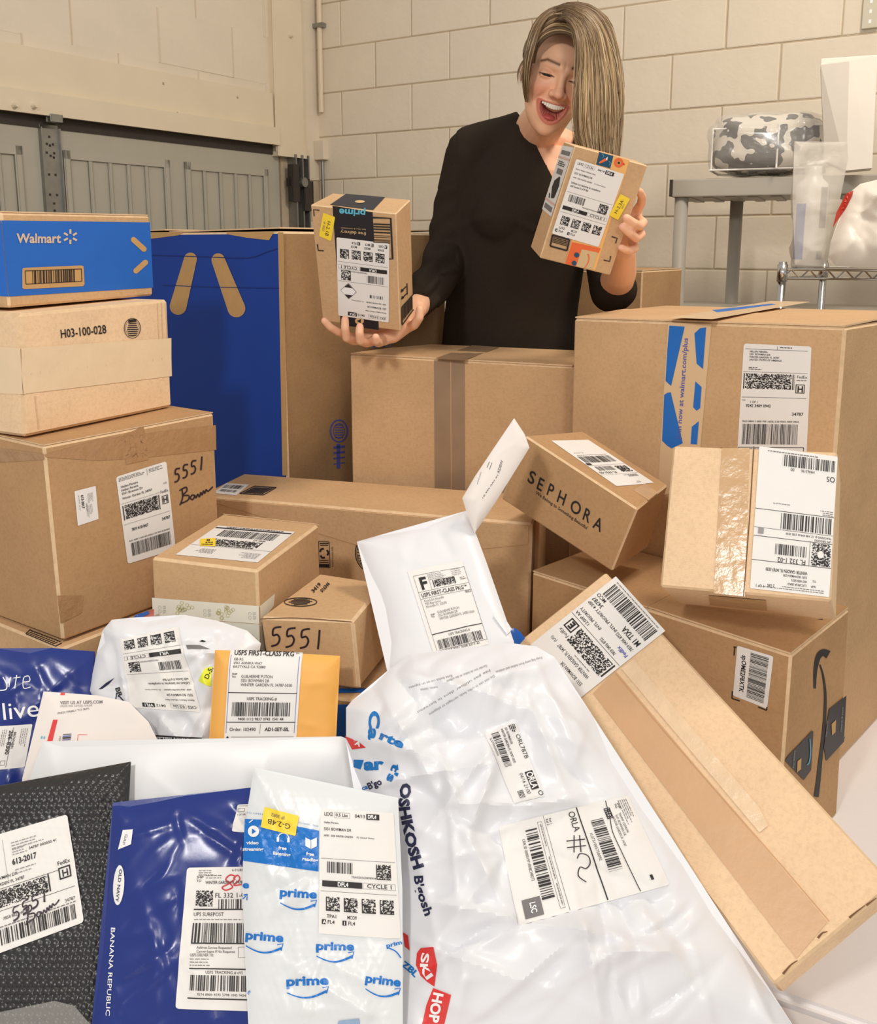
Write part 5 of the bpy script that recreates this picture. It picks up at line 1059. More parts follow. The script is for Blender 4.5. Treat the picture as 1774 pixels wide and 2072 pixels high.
l.text(20, 110, 3.4, 'Address Service Requested', w=42); l.text(20, 115, 3.4, 'Carrier-Leave If No Response', w=46); l.text(13, 120, 3.8, 'USPS DELIVER TO:', w=28); l.micro(13, 123, 26, 3, 4, 5); l.frame(70, 107, 14, 14, .5, GREYINK); l.rect(13, 135, 74, 1.6); l.text(32, 142, 3.6, 'USPS TRACKING # eVS', w=44); l.bars(15, 144, 66, 20, 7, u=.8); l.text(24, 170, 3, '9274 8909 9595 5798 1045 9424', w=56); l.rect(13, 173, 74, 1.6)
l.done()
p = Pix(S, S.root, .0022); p.stroke(z9([(1630, 830), (1590, 820), (1560, 850), (1590, 880), (1605, 905), (1560, 925), (1535, 905), (1580, 880), (1625, 845)]), 2.8, REDPEN); p.stroke(z9([(1610, 845), (1640, 822), (1655, 850), (1615, 890), (1670, 885)]), 2.8, REDPEN); p.done(name='handwriting')
l = lbl(S, z9([(1640, 335), (1760, 330), (1760, 530), (1598, 520)]), 30, 40).paper(r=3); l.frame(2, 6, 12, 5, .5); l.rect(2, 2, 20, .5); l.text(2, 16, 2.5, '1 OF 1HR', w=14); l.done()

# blue and white bubble mailer with repeated word mark
def tinyb(x, y): return bubbles(x, y, .010)*.28
S = mailer('bubble_mailer', 'white bubble mailer with blue band and repeated blue word mark in the foreground', 'mailer', [(515, 1555, 1.095), (800, 1620, 1.07), (510, 2072, .945)],
    [(514, 1553), (560, 1566), (640, 1584), (720, 1600), (805, 1614), (808, 1700), (814, 1800), (812, 1900), (814, 2000), (815, 2130), (505, 2130), (500, 2000), (494, 1900), (490, 1800), (492, 1720), (500, 1640)], plain('pale_bubble_film', (228, 232, 234), .3, noise=.015, scale=8, spec=.55), zones=[z7([(660, 372), (1232, 408), (1290, 1395), (642, 1358)])], T=.013, soft=.02, folds=60, amp=.0034, seed=31, fw=.005, fl=.05, step=.0028, extra=tinyb)
z7 = lambda L: [(480+x/3.895, 1540+y/3.895) for x, y in L]
p = Pix(S, S.root, .0009)
p.poly(z7([(60, 455), (200, 462), (400, 500), (645, 548), (640, 870), (400, 835), (150, 775), (45, 785)]), PRB); p.done(name='blue_band', mx=5)
p = Pix(S, S.root, .0010)
def prime(x0, y0, x1, y1, h, smile=True):
    a, b = z7([(x0, y0), (x1, y1)]); p.textl(a, b, h, 'prime', bold=.035, c=PRB)
    if smile:
        d = (b[0]-a[0]); q = [(a[0]+d*t, a[1]+(b[1]-a[1])*t+h*.75+12*math.sin(math.pi*min(t*1.05, 1))) for t in np.linspace(.02, .96, 9)]
        p.stroke(q, (2, 5), PRB); e = q[-1]; p.stroke([(e[0]-9, e[1]-7), (e[0]+3, e[1]-9), (e[0]-1, e[1]+5)], 2.2, PRB, False)
prime(332, 1062, 625, 1082, 17); prime(60, 1400, 362, 1425, 17); prime(618, 1485, 920, 1490, 16); prime(385, 1770, 720, 1758, 18); prime(1005, 1740, 1285, 1775, 17)
p.textl(*z7([(42, 1000), (92, 1000)]), 14, 'e', bold=.035, c=PRB); p.stroke(z7([(45, 1085), (80, 1050), (75, 1095)]), 2.4, PRB, False); p.stroke(z7([(50, 1055), (80, 1050)]), 2.4, PRB, False)
p.textl(*z7([(75, 1830), (92, 1840)]), 12, 'e', c=PRB); p.textl(*z7([(1175, 1470), (1300, 1440)]), 8, 'prim', bold=.03, c=PRB); p.stroke(z7([(1190, 1470), (1250, 1500), (1290, 1550)]), 2.5, PRB)
p.textl(*z7([(480, 490), (640, 520)]), 3.4, 'TO OPEN - TEAR', c=plain('pale_blue_ink', (150, 176, 206), .5)); p.textl(*z7([(70, 412), (200, 425)]), 3.4, 'TO OPEN', c=MC['pale_blue_ink'])
p.poly(z7([(790, 2072), (800, 2045), (960, 2030), (968, 2072)]), MC['pale_blue_ink']); p.done(name='lettering')
p = Pix(S, S.root, .0018)
c0 = z7([(130, 553)])[0]; p.disc(*c0, 11.5, WHITE); p.textl(*z7([(75, 655), (170, 655)]), 6.5, 'video', bold=.03, c=WHITE); p.textl(*z7([(45, 705), (208, 706)]), 6.5, 'streaming', bold=.03, c=WHITE)
p.textl(*z7([(326, 695), (390, 700)]), 6.8, 'free', bold=.03, c=WHITE); p.textl(*z7([(282, 735), (420, 752)]), 6.8, 'listening', bold=.03, c=WHITE); p.textl(*z7([(543, 740), (606, 748)]), 6.8, 'free', bold=.03, c=WHITE); p.textl(*z7([(512, 780), (636, 795)]), 6.8, 'reading', bold=.03, c=WHITE)
p.ring(*z7([(365, 610)])[0], 11, 2, WHITE, a0=math.pi, a1=2*math.pi); p.stroke(z7([(322, 600), (322, 635)]), 5, WHITE, False); p.stroke(z7([(405, 605), (405, 640)]), 5, WHITE, False)
p.poly(z7([(538, 600), (580, 622), (580, 692), (538, 668)]), WHITE); p.poly(z7([(584, 622), (628, 602), (628, 670), (584, 692)]), WHITE); p.stroke(z7([(95, 485), (125, 462)]), 2, WHITE); p.done()
p = Pix(S, S.root, .0024); p.poly(z7([(118, 530), (150, 553), (118, 575)]), PRB); p.done()
l = lbl(S, z7([(660, 372), (1232, 408), (1290, 1395), (642, 1358)]), 102, 158, off=.0014).paper(r=2); amz(l, seed=41); l.done()
l = lbl(S, z7([(462, 590), (188, 520), (218, 360), (488, 432)]), 60, 36, off=.0026).paper(YELLOW, 2, 'yellow_sticker'); l.text(10, 18, 9, 'G-2.4B', w=40); l.text(22, 29, 6, 'IP 3082', w=24, c=GREYINK); l.done()

# big white clothing bag
BX0, BY0 = -.12, .05
def puff(x, y): return 0
S = mailer('poly_bag', 'large crumpled white clothing bag with blue, navy and red logos in the foreground', 'bag', [(1000, 1310, 1.235), (800, 2072, .960), (1560, 2050, .955)],
    [(700, 1432), (712, 1418), (750, 1392), (790, 1352), (830, 1324), (880, 1318), (940, 1310), (1000, 1304), (1040, 1302), (1085, 1308), (1122, 1330), (1140, 1370), (1175, 1415), (1200, 1450), (1236, 1540), (1300, 1640), (1380, 1750), (1440, 1850), (1500, 1930), (1560, 2010), (1640, 2130), (800, 2130), (812, 2010), (818, 1960), (812, 1850), (806, 1740), (800, 1660), (765, 1640), (735, 1600), (718, 1560), (700, 1500)], WPOLY,
    zones=[z11([(1390, 150), (1640, 680), (735, 925), (618, 335)]), z10([(1240, 620), (1440, 1130), (1230, 1180), (1020, 690)])], T=.030, soft=.03, folds=130, amp=.017, seed=77, fw=.013, fl=.085, low=.006, step=.0036,
    extra=lambda x, y: .010*np.exp(-((x-BX0)**2+(y-BY0)**2)/.012)*np.abs(np.sin(x*70+y*35+2*np.sin(y*50)))*1.0)
z10 = lambda L: [(680+x/3.411, 1280+y/3.411) for x, y in L]; z11 = lambda L: [(800+x/2.957, 1560+y/2.957) for x, y in L]
p = Pix(S, S.root, .0010)
NV = NAVYINK; CB = plain('carter_blue_print', (20, 116, 190), .35, noise=.03)
def curvetext(p, pts, h, t, c, bold=.03):       # lettering bent along a curve on the film
    v, f = glyphs(t, bold); q = np.array(pts, float)
    if len(q) > 2:
        o = []
        for i in range(len(q)-1):
            p0, p1, p2, p3 = q[max(i-1, 0)], q[i], q[i+1], q[min(i+2, len(q)-1)]
            for u in np.linspace(0, 1, 8, endpoint=False): o.append(.5*((2*p1)+(-p0+p2)*u+(2*p0-5*p1+4*p2-p3)*u*u+(-p0+3*p1-3*p2+p3)*u**3))
        q = np.array(o+[q[-1]])
    cum = np.concatenate([[0], np.cumsum(np.hypot(*np.diff(q, axis=0).T))]); w_ = v[:, 0].max(); v, f = subdiv2(v, f, .3)
    s_ = np.clip(v[:, 0]/w_, 0, 1)*cum[-1]; X = np.interp(s_, cum, q[:, 0]); Y = np.interp(s_, cum, q[:, 1]); e = cum[-1]*.06
    dx = np.interp(s_+e, cum, q[:, 0])-np.interp(s_-e, cum, q[:, 0]); dy = np.interp(s_+e, cum, q[:, 1])-np.interp(s_-e, cum, q[:, 1]); L = np.hypot(dx, dy)
    k = v[:, 1]/.69*h; p.add(np.stack([X+dy/L*k, Y-dx/L*k], -1), f, c)
curvetext(p, z11([(38, 70), (22, 200), (45, 330), (75, 470), (112, 592)]), 20, 'OSHKOSH', NV, .05); curvetext(p, z11([(112, 625), (120, 700), (150, 790), (178, 870)]), 17, "B'gosh", NV, .03)
p.textl(*z10([(232, 540), (222, 740)]), 20, 'Ca', bold=.04, c=CB); p.textl(*z10([(290, 730), (455, 800)]), 17, 'rte', bold=.04, c=CB)
p.textl(*z10([(195, 948), (330, 942)]), 22, 'ar', bold=.05, c=CB); p.poly(z10([(120, 878), (190, 880), (168, 945), (120, 930)]), CB); p.textl(*z10([(395, 905), (345, 1020)]), 16, "t's", bold=.04, c=CB)
p.textl(*z10([(225, 1085), (318, 1045)]), 13, "B'go", bold=.03, c=NV); p.textl(*z10([(182, 1090), (222, 1075)]), 9, 'ca', bold=.03, c=CB)
p.poly(z10([(60, 715), (110, 745), (150, 752), (205, 795), (110, 808)]), REDINK); p.poly(z10([(288, 1185), (402, 1142), (404, 1255), (330, 1225), (282, 1215)]), REDINK)
p.poly(z11([(150, 1060), (225, 1052), (215, 1110), (248, 1160), (232, 1210), (232, 1290), (190, 1262), (150, 1225), (122, 1160), (128, 1090)]), REDINK); p.poly(z11([(225, 1298), (332, 1340), (305, 1400), (292, 1514), (160, 1514), (185, 1400)]), REDINK); p.poly(z11([(45, 965), (75, 985), (85, 1075), (55, 1050)]), REDINK)
curvetext(p, z11([(35, 1165), (75, 1195), (115, 1235)]), 12, 'ZBL', CB, .04); p.done(name='lettering', mx=5)
p = Pix(S, S.root, .0022); curvetext(p, z10([(300, 1195), (402, 1225)]), 11, 'KIP', WHITE, .02); curvetext(p, z11([(160, 1085), (150, 1180), (190, 1250)]), 15, 'SKI', WHITE, .03); curvetext(p, z11([(232, 1320), (215, 1400), (200, 1500)]), 19, 'HOP', WHITE, .04); p.textl(*z10([(110, 765), (165, 790)]), 9, '*A', c=WHITE, bold=.05); p.done(name='lettering')
p = Pix(S, S.root, .0010)
for i, (t, a, b) in enumerate((("Do not use in cribs, beds, carriages or playpens", (1090, 290), (640, 560)), ('Keep bag away from babies and children', (1420, 165), (1100, 265)), ('Ne pas utiliser dans le berceau', (1060, 250), (560, 545)), ("Este bolsa no es un juguete", (800, 290), (500, 375)), ('cunas, camas', (700, 370), (580, 390)), ('Garder loin de bebes et des enfants', (1040, 220), (760, 330)))): p.textl(*z10([a, b]), 5, t, c=GREYPATCH)
p.done()
l = lbl(S, z10([(1460, 600), (1440, 1150), (1150, 1200), (1030, 680)]) if False else z10([(1240, 620), (1440, 1130), (1230, 1180), (1020, 690)]), 150, 62).paper(PAPERG, 2)
l.text(4, 12, 8, 'ORL787B', w=50, bold=.0) if False else None
l.text(22, 9, 8, 'ORL787B', w=50); l.micro(2, 4, 16, 4, 3.2, 3, c=INK, h=2); l.text(4, 24, 4.5, '5551 BOWMAN DR', w=34, bold=.01); l.text(4, 32, 4.5, 'WINTER GARDEN FL 34787-5030', w=70, bold=.01); l.bars(8, 37, 70, 14, 9, u=.8); l.text(14, 57, 4, '1LS730000050', w=40); l.rect(96, 4, 36, 15); l.text(98, 17, 12, 'ORLA', w=32, bold=.03, c=PAPERG); l.text(136, 9, 9, 'O'); l.text(96, 30, 7, '04/16 21:00', w=42); l.frame(128, 36, 14, 11, 1); l.text(130, 45, 7, 'RD', bold=.02, w=10); l.done()
l = lbl(S, z11([(1385, 155), (1640, 690), (725, 925), (618, 335)]) if False else z11([(1390, 150), (1640, 680), (735, 925), (618, 335)]), 152, 215, off=.0014).paper(PAPER, 3)
l.micro(4, 6, 44, 5, 3.4, 3, c=GREYINK); l.text(8, 24, 3.5, 'SHIP', bold=.01); l.text(8, 29, 3.5, 'TO:', bold=.01); l.text(24, 28, 3.6, 'TAMMY CEDRON', w=34); l.text(26, 34, 3.6, '5551 BOWMAN DR', w=36); l.text(28, 40, 3.6, 'WINTER GARDEN FL 34787', w=50)
l.rect(130, 18, 8, 4); l.frame(12, 38, 18, 10, 1.4); l.text(14, 47, 8, 'RD', w=14, bold=.03); l.stroke([(0, 40), (30, 44), (60, 48), (150, 42)], 1.2, INK); l.bars(26, 54, 84, 20, 8, u=.9); l.text(44, 82, 4.4, '1LS731005750092', w=46)
l.rect(0, 88, 150, 1.8); l.text(4, 104, 10, 'ORLA', w=33, bold=.005)
hs = [[(44, 98), (70, 104)], [(42, 106), (68, 114)], [(52, 92), (48, 120)], [(62, 94), (58, 122)], [(78, 112), (72, 106), (78, 96), (90, 96), (96, 104), (92, 112), (104, 118), (116, 110)]]
for st in hs: l.stroke(st, 1.6, SHARPIE)
l.text(6, 136, 3.5, 'Ref 1'); l.text(6, 141, 3.5, 'Ref 2'); l.rect(0, 143, 150, .5); l.frame(8, 148, 136, 7, .4); l.micro(12, 150, 36, 1, h=1.4); l.micro(64, 150, 36, 1, h=1.4); l.micro(106, 150, 34, 1, h=1.4)
l.bars(16, 158, 110, 18, 9, u=1.2); l.text(28, 184, 4.4, 'CRN ID 0000019710008234B272', w=66); l.rect(118, 178, 28, 26, GREYINK); l.text(124, 194, 8, 'LSC', w=16, bold=.02, c=WHITE); l.done()

# ================================================================ things on the shelves
CAMO = plain('camo_base', (226, 220, 208), .6)
m, nt, b_, N, L_n = nodes('black_and_white_print'); tc = N.new('ShaderNodeTexCoord'); nz = N.new('ShaderNodeTexNoise'); nz.inputs['Scale'].default_value = 24; nz.inputs['Detail'].default_value = 1; L_n.new(tc.outputs['Object'], nz.inputs['Vector'])
rp = N.new('ShaderNodeValToRGB'); rp.color_ramp.interpolation = 'CONSTANT'; rp.color_ramp.elements[0].color = srgb(58, 54, 50); rp.color_ramp.elements[1].position = .5; rp.color_ramp.elements[1].color = srgb(222, 214, 200); L_n.new(nz.outputs['Fac'], rp.inputs[0]); L_n.new(rp.outputs[0], b_.inputs['Base Color']); b_.inputs['Coat Weight'].default_value = .8; b_.inputs['Coat Roughness'].default_value = .12; b_.inputs['Roughness'].default_value = .6
def blob(name, c, R, size, mat, parent, e=.5, seed=0, amp=.0, n=(48, 32), fr=30):
    bm = bmesh.new(); bmesh.ops.create_uvsphere(bm, u_segments=n[0], v_segments=n[1], radius=1); rs = np.random.RandomState(seed); ph = rs.uniform(0, 6, 9)
    for v in bm.verts:
        q = np.array(v.co); q = np.sign(q)*np.abs(q)**e; q = q*np.array(size)/2
        if amp: q = q*(1+amp*(abs(math.sin(q[0]*fr+ph[0]+2*math.sin(q[2]*fr*.6+ph[1])))+abs(math.sin(q[2]*fr*1.3+ph[2]+q[1]*fr+1.5*math.sin(q[0]*fr*.7)))-1))
        v.co = R @ Vector(q) + Vector(c)
    return from_bm(name, bm, mat, parent, smooth=True)
ba = thing('bedding_bag', 'clear zipped bag of black and white printed bedding on the grey shelf', 'bedding', P(1557, 355, 3.0)); bz = ztop
c = P(1557, 300, 2.98); c[2] = bz+.098; blob('bedding', c, RS, (.33, .24, .172), m, ba, .55, 3, .05)
bm = bmesh.new()
for zo, s_ in ((.045, 1.0), (-.075, 1.02)):
    q = [Vector(RS @ Vector((x*.158*s_, y*.105*s_, zo)))+Vector(c) for x, y in ((-1, -1), (1, -1), (1, 1), (-1, 1), (-1, -1))]
    for a_, b2 in zip(q[:-1], q[1:]): tube(bm, [a_, b2], .0028, 6)
for x in (-1, 1): tube(bm, [Vector(RS @ Vector((x*.158, -.105, -.075)))+Vector(c), Vector(RS @ Vector((x*.158, -.105, .045)))+Vector(c)], .0025, 6)
tube(bm, [Vector(RS @ Vector((.03, -.122, -.075)))+Vector(c), Vector(RS @ Vector((.03, -.118, .05)))+Vector(c)], .003, 6); from_bm('piping', bm, PAPER, ba)
CLB = plain('clear_vinyl', (235, 232, 225), .08, noise=.01, spec=1.0, alpha=.24, bump=1.0, bscale=30); blob('vinyl_cover', c, RS, (.345, .255, .18), CLB, ba, .45, 5, .06, n=(64, 40))
# white paper bag
wb = thing('paper_bag', 'tall white paper carrier bag standing at the right end of the grey shelf', 'bag', P(1722, 350, 2.72)); 
pts = [P(1662, 131, 2.72), P(1773, 112, 2.62), P(1800, 108, 2.6), P(1752, 345, 2.64), P(1715, 350, 2.67), P(1668, 320, 2.72)]
bm = bmesh.new(); dv = np.array([.035, .09, 0]); mid = [P(1718, 125, 2.64), P(1712, 300, 2.65)]
A_ = [P(1660, 131, 2.72), P(1718, 124, 2.66), P(1775, 112, 2.63)]; B_ = [P(1668, 325, 2.72), P(1712, 345, 2.66), P(1764, 340, 2.63)]
A2 = [a_+dv for a_ in A_]; B2 = [b2+dv for b2 in B_]
V_ = [bm.verts.new(q) for q in A_+B_+A2+B2]
for f in ((0, 3, 4, 1), (1, 4, 5, 2), (6, 7, 10, 9), (7, 8, 11, 10), (0, 6, 9, 3), (2, 5, 11, 8), (3, 9, 10, 4), (4, 10, 11, 5)): bm.faces.new([V_[i] for i in f])
o = from_bm('bag_body', bm, plain('white_bag_paper', (236, 228, 216), .7, noise=.02, scale=9, bump=.3, bscale=12), wb); md = o.modifiers.new('thickness', 'SOLIDIFY'); md.thickness = .002
bm = bmesh.new(); bx(bm, (0, 0, 0), (.14, .012, .02), RS, A_[0]-np.array([0, 0, .004]), .002); from_bm('folded_rim', bm, MC['white_bag_paper'], wb)
# slotted upright on the wall
up_ = thing('shelf_upright', 'slotted white metal upright fixed to the wall at the top right', 'shelf upright', wp(tw(1724, DR), 1.9, 0, DR, NR))
t0 = tw(1710, DR); t1 = tw(1741, DR); bm = bmesh.new(); rb(bm, t0, t1, CAMZ+.72, 2.75, 0, .018, .002); upr = from_bm('rail', bm, plain('pale_grey_steel', (206, 198, 178), .45, noise=.02), up_)
bm = bmesh.new(); z = CAMZ+.735
while z < 2.6: rb(bm, (t0+t1)/2-.004, (t0+t1)/2+.004, z, z+.012, .0175, .0188); z += .032
tag(from_bm('slot', bm, WHITE, upr), kind='stuff')
# bottle inside frosted bag on wire rack
fb = thing('frosted_bag', 'frosted plastic bag around a white and blue bottle on the wire rack', 'bag', P(1640, 540, 2.38))
c0 = P(1632, 535, 2.37); c0[2] = zr+.004; hb = P(1632, 362, 2.37)[2]-c0[2]
bt = thing('bottle', 'white spray bottle with blue stripe inside the frosted bag on the wire rack', 'bottle', c0)
bm = bmesh.new(); prof = [(.0, 0), (.036, 0), (.038, .006), (.038, hb-.03), (.036, hb-.012), (.024, hb), (.020, hb+.012), (.020, hb+.03), (0, hb+.03)]
rg = [[bm.verts.new((c0[0]+r*math.cos(a), c0[1]+r*math.sin(a), c0[2]+z)) for a in np.linspace(0, 2*math.pi, 28, endpoint=False)] for r, z in prof[1:-1]]
for a_, b2 in zip(rg[:-1], rg[1:]):
    for k in range(28): bm.faces.new((a_[k], a_[(k+1) % 28], b2[(k+1) % 28], b2[k]))
bm.faces.new(rg[0]); bm.faces.new(rg[-1]); from_bm('bottle_body', bm, plain('bottle_white', (240, 238, 232), .3), bt, smooth=True)
def cyl_patch(name, a0, a1, z0, z1, mat, r=.0386):
    n = 8; V = []; 
    for z in (z0, z1):
        for a in np.linspace(a0, a1, n): V.append((c0[0]+r*math.cos(a), c0[1]+r*math.sin(a), c0[2]+z))
    mk(name, V, [(i, i+1, n+i+1, n+i) for i in range(n-1)], mat, bt)
cyl_patch('blue_stripe', -2.95, -2.25, .02, hb*.72, plain('bottle_blue', (40, 96, 190), .3)); cyl_patch('small_print', -1.35, -.75, hb*.45, hb*.9, GREYPATCH); cyl_patch('small_print', -1.4, -.95, .02, .04, GREYPATCH)
FR = plain('frosted_film', (222, 216, 204), .35, noise=.02, spec=.5, alpha=.5)
fa = [(1608, 536), (1603, 400), (1607, 286), (1650, 290), (1714, 287), (1716, 320), (1700, 400), (1692, 440), (1672, 540)]
Sf = Sheet([(1608, 540, 2.315), (1672, 540, 2.315), (1606, 287, 2.34)], fa, T=.012, soft=.02, folds=24, amp=.006, seed=6, fw=.01, fl=.08); Sf.mesh('film', FR, fb, step=.006, back=7.0)
# white and red carrier bag on the rack
rg2 = thing('carrier_bag', 'crumpled white and red carrier bag at the right end of the wire rack', 'bag', P(1740, 540, 2.2))
Sg = Sheet([(1680, 538, 2.26), (1900, 540, 2.17), (1740, 380, 2.3)], [(1676, 520), (1680, 490), (1700, 440), (1716, 392), (1740, 372), (1780, 362), (1850, 350), (1900, 380), (1920, 538), (1740, 542), (1690, 538)], T=.05, soft=.04, folds=60, amp=.012, seed=19, fw=.012, fl=.09, low=.006); Sg.mesh('bag_body', plain('bag_white', (224, 216, 204), .4, noise=.02, spec=.5), rg2, step=.006, back=1.0)
p = Pix(Sg, rg2, .002); p.poly([(1684, 462), (1692, 430), (1712, 392), (1726, 386), (1724, 396), (1712, 420)], plain('bag_red', (178, 54, 38), .4)); p.done(name='red_print')

# ================================================================ the woman
SKINC, HAIRC = 'skin_colour', 'hair_colour'
def attr_mat(name, attr, rough, sss=0, bump=0, bs=200, spec=.5, sheen=0):
    m, nt, b, N, L = nodes(name); a = N.new('ShaderNodeAttribute'); a.attribute_name = attr; L.new(a.outputs['Color'], b.inputs['Base Color'])
    b.inputs['Roughness'].default_value = rough; b.inputs['Specular IOR Level'].default_value = spec
    if sss: b.inputs['Subsurface Weight'].default_value = sss; b.inputs['Subsurface Radius'].default_value = (.012, .005, .003); b.inputs['Subsurface Scale'].default_value = .6
    if bump:
        n = N.new('ShaderNodeTexNoise'); n.inputs['Scale'].default_value = bs; tc = N.new('ShaderNodeTexCoord'); L.new(tc.outputs['Object'], n.inputs['Vector'])
        bp = N.new('ShaderNodeBump'); bp.inputs['Strength'].default_value = bump; bp.inputs['Distance'].default_value = .001; L.new(n.outputs['Fac'], bp.inputs['Height']); L.new(bp.outputs['Normal'], b.inputs['Normal'])
    return m
SKIN = attr_mat('skin', SKINC, .48, .05, .12, 260, .4)
HAIR = attr_mat('hair', HAIRC, .42, spec=.5)
def set_cols(o, name, cols):
    a = o.data.color_attributes.new(name, 'FLOAT_COLOR', 'POINT'); c = np.ones((len(o.data.vertices), 4), np.float32); c[:, :3] = cols; a.data.foreach_set('color', c.ravel())
def seg(bm, p0, r0, p1, r1, n=20):
    p0, p1 = Vector(p0), Vector(p1); d = p1-p0; L = d.length
    q = d.to_track_quat('Z', 'Y').to_matrix().to_4x4(); M = Matrix.Translation((p0+p1)/2) @ q
    if L > 1e-4: bmesh.ops.create_cone(bm, cap_ends=True, segments=n, radius1=r0, radius2=r1, depth=L, matrix=M)
def chain(bm, pts, sub=2, n=20):                # pts: (px, py, Y, radius)
    Q = [(Vector(P(*p[:3])), p[3]) for p in pts]
    for (a, ra) in Q: bmesh.ops.create_icosphere(bm, subdivisions=sub, radius=ra, matrix=Matrix.Translation(a))
    for (a, ra), (b, rb_) in zip(Q[:-1], Q[1:]): seg(bm, a, ra, b, rb_, n)
def loft(bm, rings, n=36):                      # rings: (px, py, Y, rx, ry)
    R = []
    for (x, y, Y, rx, ry) in rings:
        c = P(x, y, Y); R.append([bm.verts.new((c[0]+rx*math.cos(a), c[1]+ry*math.sin(a), c[2])) for a in np.linspace(0, 2*math.pi, n, endpoint=False)])
    for a, b in zip(R[:-1], R[1:]):
        for k in range(n): bm.faces.new((a[k], a[(k+1) % n], b[(k+1) % n], b[k]))
    bm.faces.new(R[0][::-1]); bm.faces.new(R[-1])
def remesh(name, bm, vox, mat, parent, sm=6, fac=.5):
    bmesh.ops.recalc_face_normals(bm, faces=bm.faces)
    o = from_bm(name, bm, mat, parent); m = o.modifiers.new('r', 'REMESH'); m.mode = 'VOXEL'; m.voxel_size = vox
    m2 = o.modifiers.new('s', 'SMOOTH'); m2.iterations = sm; m2.factor = fac
    dg = bpy.context.evaluated_depsgraph_get(); dg.update(); me = D.meshes.new_from_object(o.evaluated_get(dg)); o.modifiers.clear(); old = o.data; o.data = me; D.meshes.remove(old)
    me.name = name; me.polygons.foreach_set('use_smooth', [True]*len(me.polygons)); me.materials.clear(); me.materials.append(mat); return o
feet = P(1040, 800, 2.36)
W_ = thing('person', 'laughing woman with long streaked blonde hair in a black V-neck sweater holding two boxes', 'person', (feet[0], 2.36, 0))
# limbs (px, py, Y, r)
armR = [(952, 312, 2.33, .050), (925, 420, 2.35, .047), (903, 520, 2.33, .042), (873, 580, 2.16, .036), (842, 622, 2.015, .025)]
armL = [(1200, 335, 2.33, .050), (1222, 450, 2.32, .046), (1240, 590, 2.22, .041), (1254, 552, 2.10, .036), (1262, 508, 2.0, .025)]
bm = bmesh.new()
chain(bm, armR); chain(bm, armL)
chain(bm, [(1078, 300, 2.34, .060), (1088, 262, 2.30, .054), (1108, 232, 2.22, .050), (1130, 195, 2.14, .052)])
chain(bm, [(1078, 268, 2.34, .036), (1000, 288, 2.34, .044), (952, 308, 2.33, .048)]); chain(bm, [(1090, 268, 2.34, .036), (1140, 300, 2.34, .044), (1200, 332, 2.33, .048)])
loft(bm, [(1030, 830, 2.37, .165, .115), (1030, 760, 2.37, .160, .11), (1032, 640, 2.36, .142, .098), (1046, 520, 2.35, .148, .102), (1060, 430, 2.34, .155, .105), (1070, 350, 2.335, .150, .088), (1076, 300, 2.335, .11, .066)])
hipz = P(1030, 830, 2.37)
for sx in (-.09, .09):
    hx = hipz[0]+sx
    for a, ra, b, rb_ in (((hx, 2.37, hipz[2]), .092, (hx+sx*.1, 2.36, .48), .058), ((hx+sx*.1, 2.36, .48), .058, (hx+sx*.1, 2.39, .09), .038), ((hx+sx*.1, 2.39, .06), .036, (hx+sx*.15, 2.24, .035), .032)):
        bmesh.ops.create_icosphere(bm, subdivisions=2, radius=ra, matrix=Matrix.Translation(a)); seg(bm, a, ra, b, rb_); bmesh.ops.create_icosphere(bm, subdivisions=2, radius=rb_, matrix=Matrix.Translation(b))
F_ = .0082
# her right hand, palm up under the box
chain(bm, [(842, 624, 2.01, .024), (818, 656, 1.985, .021), (793, 678, 1.95, .018)]); chain(bm, [(790, 678, 1.95, .017), (765, 690, 1.93, .0135)]); chain(bm, [(790, 675, 1.965, .016), (745, 687, 1.945, .0125)]); chain(bm, [(795, 671, 1.975, .015), (722, 682, 1.955, .0105)])
chain(bm, [(765, 689, 1.93, .012), (722, 682, 1.95, .0105)])
for f in ([(735, 683, 1.95, .0100), (708, 681, 1.925, .0088), (684, 672, 1.885, .0082), (668, 662, 1.868, .0078), (656, 649, 1.86, .0072)],
          [(745, 686, 1.94, .0105), (716, 690, 1.905, .0092), (701, 684, 1.875, .0088), (698, 664, 1.862, .0084), (698, 646, 1.864, .0078)],
          [(760, 688, 1.93, .0110), (742, 694, 1.89, .0095), (729, 690, 1.862, .0090), (727, 674, 1.852, .0086), (728, 661, 1.855, .0080)],
          [(772, 687, 1.93, .0110), (766, 694, 1.885, .0092), (762, 690, 1.856, .0085), (760, 682, 1.85, .0078)],
          [(820, 664, 1.985, .0125), (838, 657, 1.955, .0105), (848, 643, 1.94, .0095), (849, 626, 1.94, .0085)]): chain(bm, f, 2, 14)
# her left hand, fingers over the right edge of the box
chain(bm, [(1262, 510, 2.0, .024), (1270, 485, 1.995, .023), (1280, 455, 1.985, .019), (1286, 430, 1.98, .014)]); chain(bm, [(1272, 480, 1.99, .018), (1288, 470, 1.97, .014)])
for f in ([(1287, 428, 1.975, .0105), (1297, 412, 1.95, .009), (1299, 398, 1.925, .0085), (1294, 388, 1.905, .008)],
          [(1288, 442, 1.972, .0105), (1301, 450, 1.93, .0095), (1294, 458, 1.885, .009), (1281, 451, 1.858, .0088), (1267, 441, 1.848, .0080)],
          [(1286, 462, 1.970, .0105), (1297, 474, 1.93, .0095), (1287, 482, 1.89, .009), (1273, 471, 1.862, .0086), (1259, 459, 1.853, .0078)],
          [(1278, 485, 1.975, .0100), (1284, 503, 1.93, .0088), (1273, 508, 1.893, .0083), (1264, 505, 1.875, .0078), (1256, 501, 1.868, .0070)],
          [(1268, 480, 1.992, .0125), (1250, 450, 1.99, .0105), (1236, 428, 1.98, .0095), (1228, 412, 1.97, .0085)]): chain(bm, f, 2, 14)
